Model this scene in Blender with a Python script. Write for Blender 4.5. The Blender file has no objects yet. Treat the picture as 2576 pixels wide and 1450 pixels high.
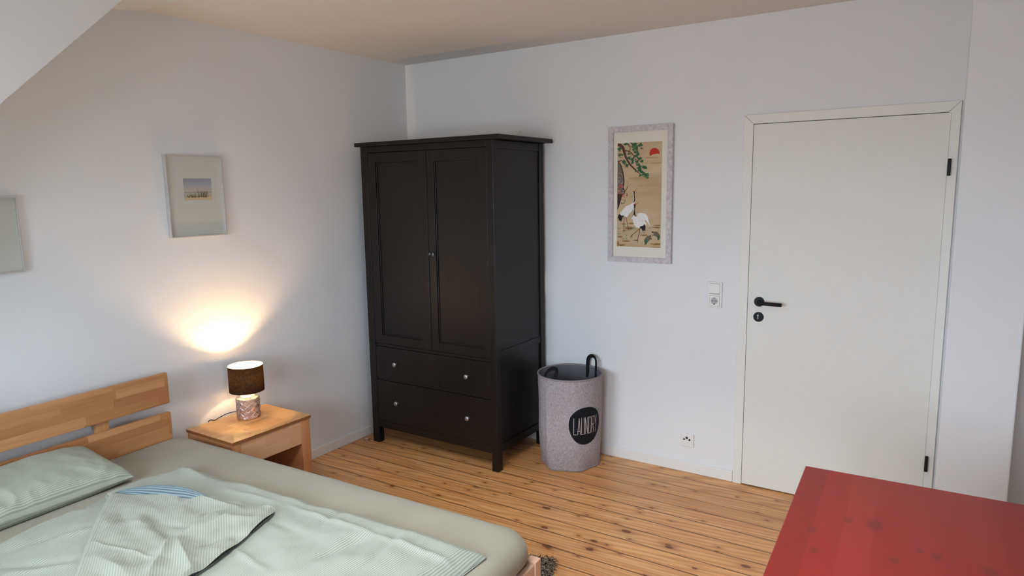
import bpy, bmesh, math, random
from mathutils import Vector, Matrix, noise
S = bpy.context.scene
C = S.collection
PI = math.pi
rnd = random.Random(7)

# ------------------------------------------------------------------ camera
CAM = Vector((3.2992, -3.7612, 1.6743)); YAW, PIT, ROL, FPX = 0.5741, -0.1459, -0.0152, 1710.0
fw = Vector((-math.cos(PIT)*math.sin(YAW), math.cos(PIT)*math.cos(YAW), math.sin(PIT)))
r0 = Vector((math.cos(YAW), math.sin(YAW), 0)); u0 = r0.cross(fw)
rr = math.cos(ROL)*r0 + math.sin(ROL)*u0; uu = -math.sin(ROL)*r0 + math.cos(ROL)*u0
cd = bpy.data.cameras.new('camera'); co = bpy.data.objects.new('camera', cd); C.objects.link(co)
mw = Matrix((rr, uu, -fw)).transposed().to_4x4(); mw.translation = CAM
co.matrix_world = mw
cd.sensor_fit = 'HORIZONTAL'; cd.sensor_width = 36; cd.lens = 36*FPX/2576; cd.clip_start = 0.02
S.camera = co

# ------------------------------------------------------------------ light and exposure
S.view_settings.view_transform = 'Standard'; S.view_settings.look = 'None'
S.view_settings.gamma = 1; S.view_settings.use_curve_mapping = False
S.view_settings.exposure = 1.26
SKY_STRENGTH = 10.0
w = bpy.data.worlds.new('sky'); S.world = w; w.use_nodes = True
wn = w.node_tree.nodes; bg = wn['Background']
bg.inputs[1].default_value = SKY_STRENGTH
wl = w.node_tree.links; tcw = wn.new('ShaderNodeTexCoord'); sxw = wn.new('ShaderNodeSeparateXYZ'); wl.new(tcw.outputs['Generated'], sxw.inputs[0])
rw = wn.new('ShaderNodeValToRGB'); mw_ = wn.new('ShaderNodeMapRange'); wl.new(sxw.outputs[2], mw_.inputs[0]); mw_.inputs[1].default_value = -1.0; mw_.inputs[2].default_value = 1.0
wl.new(mw_.outputs[0], rw.inputs[0]); wl.new(rw.outputs[0], bg.inputs[0])   # overcast sky above the horizon, darker ground below it
for e_, (p_, c_) in zip([rw.color_ramp.elements[0], rw.color_ramp.elements[1], rw.color_ramp.elements.new(0.49), rw.color_ramp.elements.new(0.52)],
                        [(0.0, (0.27, 0.28, 0.29, 1)), (1.0, (0.75, 0.88, 1.09, 1)), (0.47, (0.39, 0.41, 0.45, 1)), (0.52, (0.70, 0.83, 1.03, 1))]): e_.position = p_; e_.color = c_
BULB_STRENGTH = 410.0
# openings of the two dormer windows: x0, x1, z0, z1 in the dormer front wall
WINS = [(0.55, 1.75, 0.85, 2.0), (2.25, 3.25, 0.85, 2.0)]
RWIN = (-3.95, -3.25, 0.90, 2.00)   # window in the right wall: y0, y1, z0, z1
YF = -4.6
ADDED_SKW = (1.55, 2.65, -3.15, -2.25)     # unseen roof window, added to light floor and walls: x0, x1, y0, y1
PORT = [(((a+b)/2, YF-0.13, (c+d)/2), (PI/2, 0, 0), b-a, d-c) for (a, b, c, d) in WINS]
PORT.append(((2.10, -2.70, 2.5376+0.165*(-2.70+1.85)+0.13), (math.atan(0.165), 0, 0), 1.1, 0.92))  # portal of the added roof window
PORT.append(((4.53, -3.6, 1.45), (PI/2, 0, PI/2), 0.70, 1.10))
for (lc, lrot, lw_, lh_) in PORT:
    ld = bpy.data.lights.new('window_daylight', 'AREA'); ld.shape = 'RECTANGLE'
    ld.size = lw_; ld.size_y = lh_; ld.cycles.is_portal = True
    lo = bpy.data.objects.new('window_daylight', ld); C.objects.link(lo)
    lo.location = lc; lo.rotation_euler = lrot

# ------------------------------------------------------------------ helpers
def lin(c):
    c = c/255.0
    return c/12.92 if c <= 0.04045 else ((c+0.055)/1.055)**2.4
def rgb(r, g, b): return (lin(r), lin(g), lin(b), 1)

class NT:
    def __init__(s, name, rough=0.5, spec=0.5):
        s.m = bpy.data.materials.new(name); s.m.use_nodes = True
        s.t = s.m.node_tree; s.n = s.t.nodes; s.l = s.t.links
        s.b = s.n['Principled BSDF']; s.b.inputs['Roughness'].default_value = rough
        s.b.inputs['Specular IOR Level'].default_value = spec
    def new(s, typ, **kw):
        x = s.n.new(typ)
        for k, v in kw.items():
            if k.startswith('i_'):
                kk = k[2:]; kk = int(kk) if kk.isdigit() else kk.replace('_', ' ')
                if hasattr(v, 'is_output') or isinstance(v, bpy.types.NodeSocket): s.l.new(v, x.inputs[kk])
                else: x.inputs[kk].default_value = v
            else: setattr(x, k, v)
        return x
    def math(s, op, a, b=0.0, c=None):
        x = s.n.new('ShaderNodeMath'); x.operation = op
        for i, v in enumerate((a, b, c)):
            if v is None: continue
            if isinstance(v, bpy.types.NodeSocket): s.l.new(v, x.inputs[i])
            else: x.inputs[i].default_value = v
        return x.outputs[0]
    def co(s, kind='Object'):
        return s.new('ShaderNodeTexCoord').outputs[kind]
    def mapp(s, vec, scale=(1, 1, 1), rot=(0, 0, 0), loc=(0, 0, 0)):
        return s.new('ShaderNodeMapping', i_0=vec, i_Location=loc, i_Rotation=rot, i_Scale=scale).outputs[0]
    def noise(s, vec, scale=5, detail=3, rough=0.5, dist=0.0):
        return s.new('ShaderNodeTexNoise', i_Vector=vec, i_Scale=scale, i_Detail=detail, i_Roughness=rough, i_Distortion=dist).outputs['Fac']
    def ramp(s, fac, stops):
        x = s.new('ShaderNodeValToRGB', i_0=fac); cr = x.color_ramp
        while len(cr.elements) < len(stops): cr.elements.new(0.5)
        for e, (p, c) in zip(cr.elements, stops): e.position = p; e.color = c
        return x.outputs[0]
    def mix(s, f, a, b, mode='MIX'):
        x = s.n.new('ShaderNodeMix'); x.data_type = 'RGBA'; x.blend_type = mode
        for i, v in ((0, f), (6, a), (7, b)):
            if isinstance(v, bpy.types.NodeSocket): s.l.new(v, x.inputs[i])
            else: x.inputs[i].default_value = v
        return x.outputs[2]
    def col(s, c):
        if isinstance(c, bpy.types.NodeSocket): s.l.new(c, s.b.inputs['Base Color'])
        else: s.b.inputs['Base Color'].default_value = c
    def bump(s, h, strength=0.3, dist=0.002):
        x = s.new('ShaderNodeBump', i_Height=h, i_Strength=strength, i_Distance=dist)
        s.l.new(x.outputs[0], s.b.inputs['Normal'])

def plain(name, c, rough=0.5, spec=0.5, metal=0.0, var=0.04, vs=30):
    n = NT(name, rough, spec); n.b.inputs['Metallic'].default_value = metal
    f = n.noise(n.co(), vs, 3)
    d = tuple(min(1, x*(1-var)) for x in c[:3])+(1,); e = tuple(min(1, x*(1+var)) for x in c[:3])+(1,)
    n.col(n.ramp(f, [(0.3, d), (0.7, e)])); return n.m

class M:
    """collects shapes into one bmesh; org is subtracted from every vertex"""
    def __init__(s, org=(0, 0, 0)):
        s.bm = bmesh.new(); s.o = Vector(org); s.uv = None; s.mi = 0
    def box(s, x0, x1, y0, y1, z0, z1, bev=0.0, seg=2, mat=None):
        t = bmesh.new()
        vs = [t.verts.new((x, y, z)) for x in (x0, x1) for y in (y0, y1) for z in (z0, z1)]
        for f in ((0, 1, 3, 2), (4, 6, 7, 5), (0, 4, 5, 1), (2, 3, 7, 6), (0, 2, 6, 4), (1, 5, 7, 3)):
            t.faces.new([vs[i] for i in f])
        bmesh.ops.recalc_face_normals(t, faces=t.faces)
        if bev > 0: bmesh.ops.bevel(t, geom=list(t.edges), offset=bev, segments=seg, affect='EDGES', profile=0.5)
        if mat is not None: bmesh.ops.transform(t, matrix=mat, verts=t.verts)
        s.merge(t); return s
    def merge(s, t):
        me = bpy.data.meshes.new('tmp'); t.to_mesh(me); t.free()
        n = len(s.bm.faces); s.bm.from_mesh(me); bpy.data.meshes.remove(me)
        s.bm.faces.ensure_lookup_table()
        for i in range(n, len(s.bm.faces)): s.bm.faces[i].material_index = s.mi
    def lathe(s, prof, c=(0, 0, 0), n=48, fn=None, closed=False):
        c = Vector(c); rings = []
        for (r, z) in prof:
            ring = []
            for k in range(n):
                a = 2*PI*k/n
                rr_, zz = (r, z) if fn is None else fn(r, z, a)
                ring.append(s.bm.verts.new((c.x+rr_*math.cos(a), c.y+rr_*math.sin(a), c.z+zz)))
            rings.append(ring)
        pairs = list(zip(rings[:-1], rings[1:]))
        if closed: pairs.append((rings[-1], rings[0]))
        for A, B in pairs:
            for k in range(n):
                f = s.bm.faces.new((A[k], A[(k+1) % n], B[(k+1) % n], B[k])); f.material_index = s.mi; f.smooth = True
        if not closed:
            for R, p in ((rings[0], prof[0]), (rings[-1], prof[-1])):
                if p[0] > 1e-4 and p[0] < 0.5 and getattr(s, 'caps', True):
                    f = s.bm.faces.new(R); f.material_index = s.mi
        return s
    def tube(s, pts, r, n=10, caps=True, flat=None, up=None):
        pts = [Vector(p) for p in pts]; rings = []; prev = None
        for i, p in enumerate(pts):
            d = (pts[min(i+1, len(pts)-1)]-pts[max(i-1, 0)]).normalized()
            a = Vector(up) if up is not None else (prev if prev is not None else (Vector((0, 0, 1)) if abs(d.z) < 0.9 else Vector((1, 0, 0))))
            x = (a-d*a.dot(d)).normalized(); y = d.cross(x); prev = x
            rr_ = r[i] if isinstance(r, (list, tuple)) else r
            fl = flat or 1.0
            rings.append([s.bm.verts.new(p+x*rr_*fl*math.cos(2*PI*k/n)+y*rr_*math.sin(2*PI*k/n)) for k in range(n)])
        for A, B in zip(rings[:-1], rings[1:]):
            for k in range(n):
                f = s.bm.faces.new((A[k], A[(k+1) % n], B[(k+1) % n], B[k])); f.smooth = True; f.material_index = s.mi
        if caps:
            for R in (rings[0], rings[-1]): s.bm.faces.new(R).material_index = s.mi
        return s
    def strap(s, pts, wdir, w_, t_):
        """flat band: pts centre line, wdir width directions"""
        pts = [Vector(p) for p in pts]; rings = []
        for i, p in enumerate(pts):
            d = (pts[min(i+1, len(pts)-1)]-pts[max(i-1, 0)]).normalized()
            wv = Vector(wdir[i] if isinstance(wdir, list) else wdir); wv = (wv-d*wv.dot(d)).normalized(); nn = d.cross(wv)
            rings.append([s.bm.verts.new(p+wv*a*w_/2+nn*b*t_/2) for a, b in ((-1, -1), (1, -1), (1, 1), (-1, 1))])
        for A, B in zip(rings[:-1], rings[1:]):
            for k in range(4): s.bm.faces.new((A[k], A[(k+1) % 4], B[(k+1) % 4], B[k])).smooth = False
        s.bm.faces.new(rings[0]); s.bm.faces.new(rings[-1]); return s
    def prism(s, pts, axis, a, b):
        """pts 2D polygon in the two other axes (in order), extruded a..b along axis"""
        def P(q, t):
            l = list(q); l.insert(axis, t); return l
        A = [s.bm.verts.new(P(q, a)) for q in pts]; B = [s.bm.verts.new(P(q, b)) for q in pts]; n = len(pts)
        fs = [s.bm.faces.new(A), s.bm.faces.new(B)]
        for k in range(n): fs.append(s.bm.faces.new((A[k], A[(k+1) % n], B[(k+1) % n], B[k])))
        for f in fs: f.material_index = s.mi
        return s
    def face(s, pts, smooth=False):
        f = s.bm.faces.new([s.bm.verts.new(p) for p in pts]); f.material_index = s.mi; f.smooth = smooth; return f
    def grid(s, nu, nv, fn, uvfn=None, smooth=True, flip=False):
        V = [[s.bm.verts.new(fn(i/nu, j/nv)) for j in range(nv+1)] for i in range(nu+1)]
        uvl = s.bm.loops.layers.uv.verify() if uvfn else None
        for i in range(nu):
            for j in range(nv):
                idx = [(i, j), (i+1, j), (i+1, j+1), (i, j+1)]
                if flip: idx.reverse()
                f = s.bm.faces.new([V[a][b] for a, b in idx]); f.smooth = smooth; f.material_index = s.mi
                if uvl:
                    for lp, (a, b) in zip(f.loops, idx): lp[uvl].uv = uvfn(a/nu, b/nv)
        return V
    def done(s, name, mats, parent=None, smooth=None, recalc=True):
        if recalc: bmesh.ops.recalc_face_normals(s.bm, faces=s.bm.faces)
        bmesh.ops.translate(s.bm, vec=-s.o, verts=s.bm.verts)
        me = bpy.data.meshes.new(name); s.bm.to_mesh(me); s.bm.free()
        for m in (mats if isinstance(mats, (list, tuple)) else [mats]): me.materials.append(m)
        if smooth is not None:
            for p in me.polygons: p.use_smooth = smooth
        o = bpy.data.objects.new(name, me); C.objects.link(o)
        if parent: o.parent = parent
        return o

def tag(o, label, cat, group=None):
    o['label'] = label; o['category'] = cat
    if group: o['group'] = group
    return o
def thing(name, label, cat, loc=(0, 0, 0), rz=0.0, group=None):
    o = bpy.data.objects.new(name, None); C.objects.link(o); o.location = loc; o.rotation_euler = (0, 0, rz)
    o.empty_display_size = 0.1
    return tag(o, label, cat, group)
def struct(o):
    o['kind'] = 'structure'; return o
def dup(o, parent=None):
    c = o.copy(); C.objects.link(c); c.parent = parent; return c

# ------------------------------------------------------------------ materials
def wall_mat(name, c):
    n = NT(name, 0.85, 0.2); v = n.co()
    n.col(n.ramp(n.noise(v, 3, 3), [(0.35, tuple(x*0.985 for x in c[:3])+(1,)), (0.65, c)]))
    n.bump(n.noise(v, 160, 4, 0.6), 0.25, 0.0012); return n.m
m_wall = wall_mat('wall_paint', (0.79, 0.79, 0.795, 1))
m_ceil = wall_mat('ceiling_paint_warmed', (0.77, 0.725, 0.69, 1))  # warm glow of lamp and floor bounce tinted into the ceiling colour
m_trim = plain('white_trim', (0.80, 0.79, 0.77, 1), 0.45, 0.4, var=0.01)
m_door = plain('door_lacquer', (0.77, 0.755, 0.70, 1), 0.5, 0.35, var=0.01)
m_casing = plain('casing_lacquer', (0.79, 0.775, 0.725, 1), 0.5, 0.35, var=0.01)
m_plastic = plain('white_plastic', (0.80, 0.775, 0.74, 1), 0.3, 0.5, var=0.01)
m_hole = plain('dark_hole', (0.01, 0.01, 0.012, 1), 0.6, 0.3)
m_black = plain('black_metal', (0.005, 0.005, 0.006, 1), 0.5, 0.25)
m_key = plain('dull_steel', (0.35, 0.35, 0.34, 1), 0.35, 0.5, 1.0)
m_knob = plain('pewter', (0.42, 0.41, 0.42, 1), 0.38, 0.5, 0.9)
m_knobdk = plain('dark_pewter', (0.12, 0.115, 0.12, 1), 0.35, 0.5, 0.8)

def floor_mat():
    n = NT('pine_boards', 0.33, 0.45); P = 0.1172; Y0 = -0.1045
    sep = n.new('ShaderNodeSeparateXYZ', i_0=n.co()); X, Y = sep.outputs[0], sep.outputs[1]
    wob = n.math('MULTIPLY', n.math('SUBTRACT', n.noise(n.co(), 1.5, 2), 0.5), 0.006)
    t = n.math('DIVIDE', n.math('SUBTRACT', n.math('ADD', Y, wob), Y0), P)
    row = n.math('FLOOR', t); fr = n.math('FRACT', t)
    edge = n.math('MINIMUM', fr, n.math('SUBTRACT', 1.0, fr))
    rn = n.new('ShaderNodeTexWhiteNoise', noise_dimensions='1D', i_W=row).outputs['Value']
    rn2 = n.new('ShaderNodeTexWhiteNoise', noise_dimensions='1D', i_W=n.math('ADD', row, 33.3)).outputs['Value']
    gx = n.math('ADD', n.math('MULTIPLY', X, 1.0), n.math('MULTIPLY', rn, 37.0))
    vec = n.new('ShaderNodeCombineXYZ', i_0=gx, i_1=Y, i_2=rn2).outputs[0]
    g1 = n.noise(n.mapp(vec, (1.6, 30, 1)), 1.0, 4, 0.6, 0.6)
    g2 = n.noise(n.mapp(vec, (3, 150, 1)), 1.0, 3, 0.6)
    wv = n.new('ShaderNodeTexWave', wave_type='RINGS', rings_direction='Z', i_Vector=n.mapp(vec, (0.55, 9, 1)), i_Scale=2.2, i_Distortion=5.0, i_Detail=3.0, i_Detail_Scale=1.2).outputs['Fac']
    base = n.ramp(g1, [(0.28, rgb(202, 140, 84)), (0.5, rgb(230, 173, 114)), (0.72, rgb(242, 195, 140))])
    base = n.mix(n.math('MULTIPLY', n.math('POWER', wv, 2.0), 0.42), base, rgb(164, 98, 52))
    base = n.mix(n.math('MULTIPLY', g2, 0.22), base, rgb(150, 92, 48))
    tone = n.ramp(rn, [(0.0, (0.86, 0.80, 0.72, 1)), (0.5, (0.97, 0.95, 0.92, 1)), (1.0, (1.08, 1.07, 1.02, 1))])
    base = n.mix(1.0, base, tone, 'MULTIPLY')
    # scattered pin knots
    def spots(scale, thr, rad, seed):
        v = n.mapp(vec, (scale*0.5, scale, 1), loc=(seed, seed*1.7, 0))
        vo = n.new('ShaderNodeTexVoronoi', voronoi_dimensions='2D', i_Vector=v, i_Scale=1.0, i_Randomness=1.0)
        keep = n.math('LESS_THAN', n.new('ShaderNodeSeparateColor', i_0=vo.outputs['Color']).outputs[0], thr)
        d = vo.outputs['Distance']
        core = n.new('ShaderNodeMapRange', i_Value=d, i_From_Min=rad*0.5, i_From_Max=rad, i_To_Min=1.0, i_To_Max=0.0).outputs[0]
        halo = n.new('ShaderNodeMapRange', i_Value=d, i_From_Min=rad*0.6, i_From_Max=rad*3.2, i_To_Min=0.5, i_To_Max=0.0).outputs[0]
        return n.math('MULTIPLY', core, keep), n.math('MULTIPLY', halo, keep)
    dk = None
    for sc, th, rd, sd in ((12, 0.26, 0.080, 3.1), (7, 0.13, 0.070, 9.4)):
        c_, h_ = spots(sc, th, rd, sd)
        base = n.mix(h_, base, rgb(150, 88, 46)); base = n.mix(n.math('MULTIPLY', c_, 0.75), base, rgb(96, 50, 24))
    # the large knots where they are
    KN = [(1.60, -.832, .022), (1.696, -1.019, .019), (1.964, -1.010, .018), (1.98, -1.089, .019), (2.058, -.844, .024),
          (2.288, -.879, .020), (2.634, -.860, .021), (2.072, -.546, .013), (2.446, -.992, .012), (1.798, -1.167, .026),
          (1.61, -.153, .010), (1.908, -1.291, .015)]
    tot_c = tot_h = None
    for (kx, ky, kr) in KN:
        dx = n.math('DIVIDE', n.math('SUBTRACT', X, kx), kr*1.15); dy = n.math('DIVIDE', n.math('SUBTRACT', Y, ky), kr*0.62)
        d = n.math('ADD', n.math('MULTIPLY', dx, dx), n.math('MULTIPLY', dy, dy))
        c_ = n.math('GREATER_THAN', 0.8, d)
        h_ = n.math('DIVIDE', 1.0, n.math('ADD', 1.0, n.math('MULTIPLY', d, 0.5)))
        tot_c = c_ if tot_c is None else n.math('MAXIMUM', tot_c, c_); tot_h = h_ if tot_h is None else n.math('MAXIMUM', tot_h, h_)
    base = n.mix(n.math('MULTIPLY', tot_h, 0.7), base, rgb(140, 78, 40)); base = n.mix(n.math('MULTIPLY', tot_c, 0.78), base, rgb(98, 52, 28))
    wid = n.math('ADD', 0.009, n.math('MULTIPLY', rn2, 0.014))
    seam = n.new('ShaderNodeMapRange', i_Value=edge, i_From_Min=wid, i_From_Max=n.math('ADD', wid, 0.010), i_To_Min=1.0, i_To_Max=0.0).outputs[0]
    n.col(n.mix(seam, base, rgb(44, 20, 8)))
    n.bump(n.math('SUBTRACT', n.math('MULTIPLY', g2, 0.05), seam), 0.5, 0.002)
    n.l.new(n.new('ShaderNodeMapRange', i_Value=g1, i_To_Min=0.30, i_To_Max=0.42).outputs[0], n.b.inputs['Roughness'])
    return n.m
m_floor = floor_mat()

def stave_wood(name, cols, axes, row=0.043, length=0.33, rough=0.4, grain=0.35, dark=(150, 95, 55), seed=0.0):
    """glued staves: axes = (grain axis, cross axis, third)"""
    n = NT(name, rough, 0.4); sep = n.new('ShaderNodeSeparateXYZ', i_0=n.co()); o = sep.outputs
    v = n.new('ShaderNodeCombineXYZ', i_0=o[axes[0]], i_1=o[axes[1]], i_2=o[axes[2]]).outputs[0]
    v2 = n.new('ShaderNodeVectorMath', operation='ADD', i_0=v, i_1=(seed, seed*0.31, 0)).outputs[0]
    br = n.new('ShaderNodeTexBrick', i_Vector=v2, i_Color1=(0, 0, 0, 1), i_Color2=(1, 1, 1, 1), i_Mortar=(0.4, 0.4, 0.4, 1), i_Scale=1.0,
               i_Mortar_Size=0.0004, i_Bias=0.0, i_Brick_Width=length, i_Row_Height=row)
    br.offset = 0.37; br.squash = 0.7; br.squash_frequency = 3
    tone = n.new('ShaderNodeSeparateColor', i_0=br.outputs[0]).outputs[0]
    sh = n.new('ShaderNodeCombineXYZ', i_0=n.math('MULTIPLY', tone, 31.0), i_1=n.math('MULTIPLY', tone, 7.0), i_2=0.0).outputs[0]
    gv = n.new('ShaderNodeVectorMath', operation='ADD', i_0=v2, i_1=sh).outputs[0]
    g = n.noise(n.mapp(gv, (4, 55, 55)), 1.0, 4, 0.6, 0.8); g2 = n.noise(n.mapp(gv, (22, 420, 420)), 1.0, 2)
    base = n.ramp(tone, [(0.0, cols[0]), (0.5, cols[1]), (1.0, cols[2])])
    base = n.mix(n.math('MULTIPLY', n.ramp(g, [(0.42, (0, 0, 0, 1)), (0.7, (1, 1, 1, 1))]), grain), base, rgb(*dark))
    base = n.mix(n.math('MULTIPLY', g2, 0.18), base, rgb(*dark))
    n.col(base); n.bump(g2, 0.08, 0.0005); return n.m
BEECH = (rgb(170, 112, 68), rgb(194, 138, 88), rgb(210, 156, 106))
m_beech_y = stave_wood('beech_along_y', BEECH, (1, 2, 0), 0.041, 0.34)
m_beech_x = stave_wood('beech_along_x', BEECH, (0, 1, 2), 0.041, 0.34)
m_beech_z = stave_wood('beech_along_z', BEECH, (2, 1, 0), 0.041, 0.5)
m_nt_top = stave_wood('nightstand_beech_top', (rgb(182, 138, 86), rgb(202, 160, 104), rgb(218, 178, 122)), (1, 0, 2), 0.06, 0.22, 0.3, seed=2.3)
m_nt_y = stave_wood('nightstand_beech_front', (rgb(196, 146, 106), rgb(206, 158, 118), rgb(214, 170, 130)), (1, 2, 0), 0.05, 0.2, 0.45, grain=0.2, seed=0.7)
m_nt_z = stave_wood('nightstand_beech_side', (rgb(170, 110, 68), rgb(184, 126, 82), rgb(196, 138, 92)), (2, 1, 0), 0.05, 0.6, 0.45, seed=1.1)
m_pink = stave_wood('bed_foot_beech', (rgb(206, 164, 140), rgb(216, 178, 154), rgb(222, 186, 164)), (1, 0, 2), 0.02, 0.6, 0.45, grain=0.15)

def dark_wood():
    n = NT('black_brown_stain', 0.42, 0.30); v = n.co()
    g = n.noise(n.mapp(v, (60, 60, 3)), 1.0, 4, 0.6); h = n.noise(v, 2.5, 2)
    c = n.ramp(g, [(0.3, (0.006, 0.0042, 0.0036, 1)), (0.7, (0.0125, 0.0085, 0.007, 1))])
    n.col(n.mix(n.math('MULTIPLY', h, 0.25), c, (0.014, 0.009, 0.007, 1)))
    n.bump(g, 0.12, 0.0008)
    n.l.new(n.new('ShaderNodeMapRange', i_Value=g, i_To_Min=0.30, i_To_Max=0.44).outputs[0], n.b.inputs['Roughness']); return n.m
m_dark = dark_wood()
m_gap = plain('shadow_gap', (0.004, 0.003, 0.003, 1), 0.8, 0.1)

def red_table():
    n = NT('red_stain', 0.42, 0.45); sep = n.new('ShaderNodeSeparateXYZ', i_0=n.co()); X, Y = sep.outputs[0], sep.outputs[1]
    t = n.math('DIVIDE', n.math('ADD', X, n.math('MULTIPLY', Y, 0.0)), 0.0725); row = n.math('FLOOR', t)
    rn = n.new('ShaderNodeTexWhiteNoise', noise_dimensions='1D', i_W=n.math('ADD', row, 4.0)).outputs['Value']
    vec = n.new('ShaderNodeCombineXYZ', i_0=X, i_1=n.math('ADD', Y, n.math('MULTIPLY', rn, 9.0)), i_2=rn).outputs[0]
    g = n.noise(n.mapp(vec, (30, 1.6, 1)), 1.0, 3, 0.5, 0.5); fine = n.noise(n.mapp(vec, (260, 8, 1)), 1.0, 2)
    base = n.ramp(rn, [(0, rgb(140, 32, 25)), (0.5, rgb(156, 36, 27)), (1, rgb(164, 48, 37))])
    base = n.mix(n.math('MULTIPLY', g, 0.45), base, rgb(128, 38, 30)); base = n.mix(n.math('MULTIPLY', fine, 0.15), base, rgb(120, 36, 30))
    for (kx, ky, kr) in [(.218, -.339, .024), (.076, -.449, .013), (.092, -.557, .013), (.154, -.343, .013), (.361, -.444, .014), (.27, -.512, .012), (.325, -.434, .009), (.467, -.462, .018)]:
        dx = n.math('DIVIDE', n.math('SUBTRACT', X, kx), kr*0.8); dy = n.math('DIVIDE', n.math('SUBTRACT', Y, ky), kr*1.2)
        d = n.math('ADD', n.math('MULTIPLY', dx, dx), n.math('MULTIPLY', dy, dy))
        k = n.new('ShaderNodeMapRange', i_Value=d, i_From_Min=0.3, i_From_Max=2.0, i_To_Min=0.6, i_To_Max=0.0).outputs[0]
        base = n.mix(k, base, rgb(104, 36, 28))
    n.col(base); n.bump(fine, 0.05, 0.0005); return n.m
m_red = red_table()

def stripes(name, period=0.0075, a=rgb(168, 180, 170), b=rgb(212, 220, 212), w_=0.5, weave=900):
    n = NT(name, 0.85, 0.15); uv = n.co('UV'); sep = n.new('ShaderNodeSeparateXYZ', i_0=uv)
    wob = n.math('MULTIPLY', n.math('SUBTRACT', n.noise(n.co(), 7, 2), 0.5), 0.006)
    t = n.math('FRACT', n.math('DIVIDE', n.math('ADD', sep.outputs[0], wob), period))
    d = n.math('ABSOLUTE', n.math('SUBTRACT', t, 0.5))
    s_ = n.new('ShaderNodeMapRange', i_Value=d, i_From_Min=0.20, i_From_Max=0.30, i_To_Min=0.0, i_To_Max=1.0).outputs[0]
    c = n.mix(n.math('MULTIPLY', s_, w_), b, a)
    c = n.mix(n.math('MULTIPLY', n.noise(n.co(), 4, 3), 0.14), c, rgb(158, 160, 138))
    n.col(c); n.bump(n.noise(n.co(), 90, 4, 0.65), 0.35, 0.003)
    n.b.inputs['Sheen Weight'].default_value = 0.15; return n.m
m_duvet = stripes('duvet_stripe', 0.0080, rgb(114, 123, 117), rgb(157, 160, 150), 0.75)
m_flap = stripes('duvet_underside_stripe', 0.0080, rgb(120, 127, 120), rgb(150, 152, 141), 0.75)
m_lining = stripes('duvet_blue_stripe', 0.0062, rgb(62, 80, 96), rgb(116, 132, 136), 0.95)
m_pillow = stripes('pillow_stripe', 0.0085, rgb(128, 139, 127), rgb(168, 172, 156), 0.8)
def sheet_mat():
    n = NT('grey_green_jersey', 0.9, 0.1); v = n.co()
    n.col(n.ramp(n.noise(v, 5, 3), [(0.3, rgb(138, 132, 117)), (0.7, rgb(146, 140, 125))]))
    n.bump(n.noise(v, 240, 3, 0.6), 0.12, 0.0015); n.b.inputs['Sheen Weight'].default_value = 0.2; return n.m
m_sheet = sheet_mat()

def felt(name, c0, c1, scale=260, rough=0.95, st=0.4):
    n = NT(name, rough, 0.1); v = n.co()
    a = n.noise(n.mapp(v, (1, 1, 0.25)), scale, 2, 0.7); b = n.noise(n.mapp(v, (0.3, 0.3, 1.4)), scale, 2, 0.7)
    n.col(n.ramp(n.math('MULTIPLY', n.math('ADD', a, b), 0.5), [(0.36, c0), (0.64, c1)]))
    n.bump(a, st, 0.0012); return n.m
m_basket = felt('grey_melange', rgb(132, 124, 127), rgb(184, 175, 178))
m_rimtape = felt('grey_binding', rgb(128, 120, 120), rgb(160, 152, 152), 300)
m_liner = plain('grey_liner', rgb(104, 106, 112), 0.6, 0.3, var=0.05)
m_strap = plain('black_webbing', (0.010, 0.010, 0.012, 1), 0.75, 0.2)
m_print_black = plain('black_print', (0.0085, 0.0085, 0.012, 1), 0.8, 0.2)
m_letter = plain('grey_letters', rgb(176, 166, 162), 0.8, 0.2)

m_silver = plain('silver_frame', (0.62, 0.60, 0.58, 1), 0.38, 0.5, 0.55, var=0.03)
m_mount = plain('passepartout', rgb(196, 196, 186), 0.35, 0.5, var=0.01)
m_cream = plain('cream_mount', rgb(226, 220, 208), 0.5, 0.3, var=0.01)
def whitewash():
    n = NT('whitewashed_frame', 0.5, 0.3); v = n.co()
    n.col(n.ramp(n.noise(v, 55, 5, 0.7, 0.5), [(0.35, rgb(176, 168, 172)), (0.55, rgb(204, 197, 200)), (0.7, rgb(214, 208, 210))]))
    n.bump(n.noise(v, 80, 4), 0.15, 0.001); return n.m
m_white_frame = whitewash()

# ------------------------------------------------------------------ room
H = 2.5376; YK = -1.85; XR = 4.4; SL = 0.165
def zs(y): return H + SL*(y-YK)
b = M(); b.box(-0.1, XR+0.1, YF-0.2, 0.1, -0.12, 0.0); struct(b.done('floor', m_floor))
b = M(); b.box(-0.1, XR+0.1, YK, 0.1, H, H+0.12); struct(b.done('ceiling', m_ceil))
def roof_piece(b, x0, x1, y0, y1, t0=0.0, t1=0.12): b.prism([(y1, zs(y1)+t0), (y1, zs(y1)+t1), (y0, zs(y0)+t1), (y0, zs(y0)+t0)], 0, x0, x1)
b = M(); roof_piece(b, -0.1, ADDED_SKW[0], YF-0.2, YK); roof_piece(b, ADDED_SKW[1], XR+0.1, YF-0.2, YK); roof_piece(b, ADDED_SKW[0], ADDED_SKW[1], YF-0.2, ADDED_SKW[2]); roof_piece(b, ADDED_SKW[0], ADDED_SKW[1], ADDED_SKW[3], YK)
struct(b.done('ceiling_dormer', m_wall))
b = M(); b.box(-0.1, 0.0, YF-0.2, 0.1, 0, H); struct(b.done('wall_left', m_wall))
b = M(); b.box(0.0, XR, 0.0, 0.1, 0, H); struct(b.done('wall_back', m_wall))
b = M(); ya, yb, za, zb = RWIN
b.box(XR, XR+0.1, YF-0.2, ya, 0, H); b.box(XR, XR+0.1, yb, 0.1, 0, H); b.box(XR, XR+0.1, ya, yb, 0, za); b.box(XR, XR+0.1, ya, yb, zb, H); struct(b.done('wall_right', m_wall))
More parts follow.
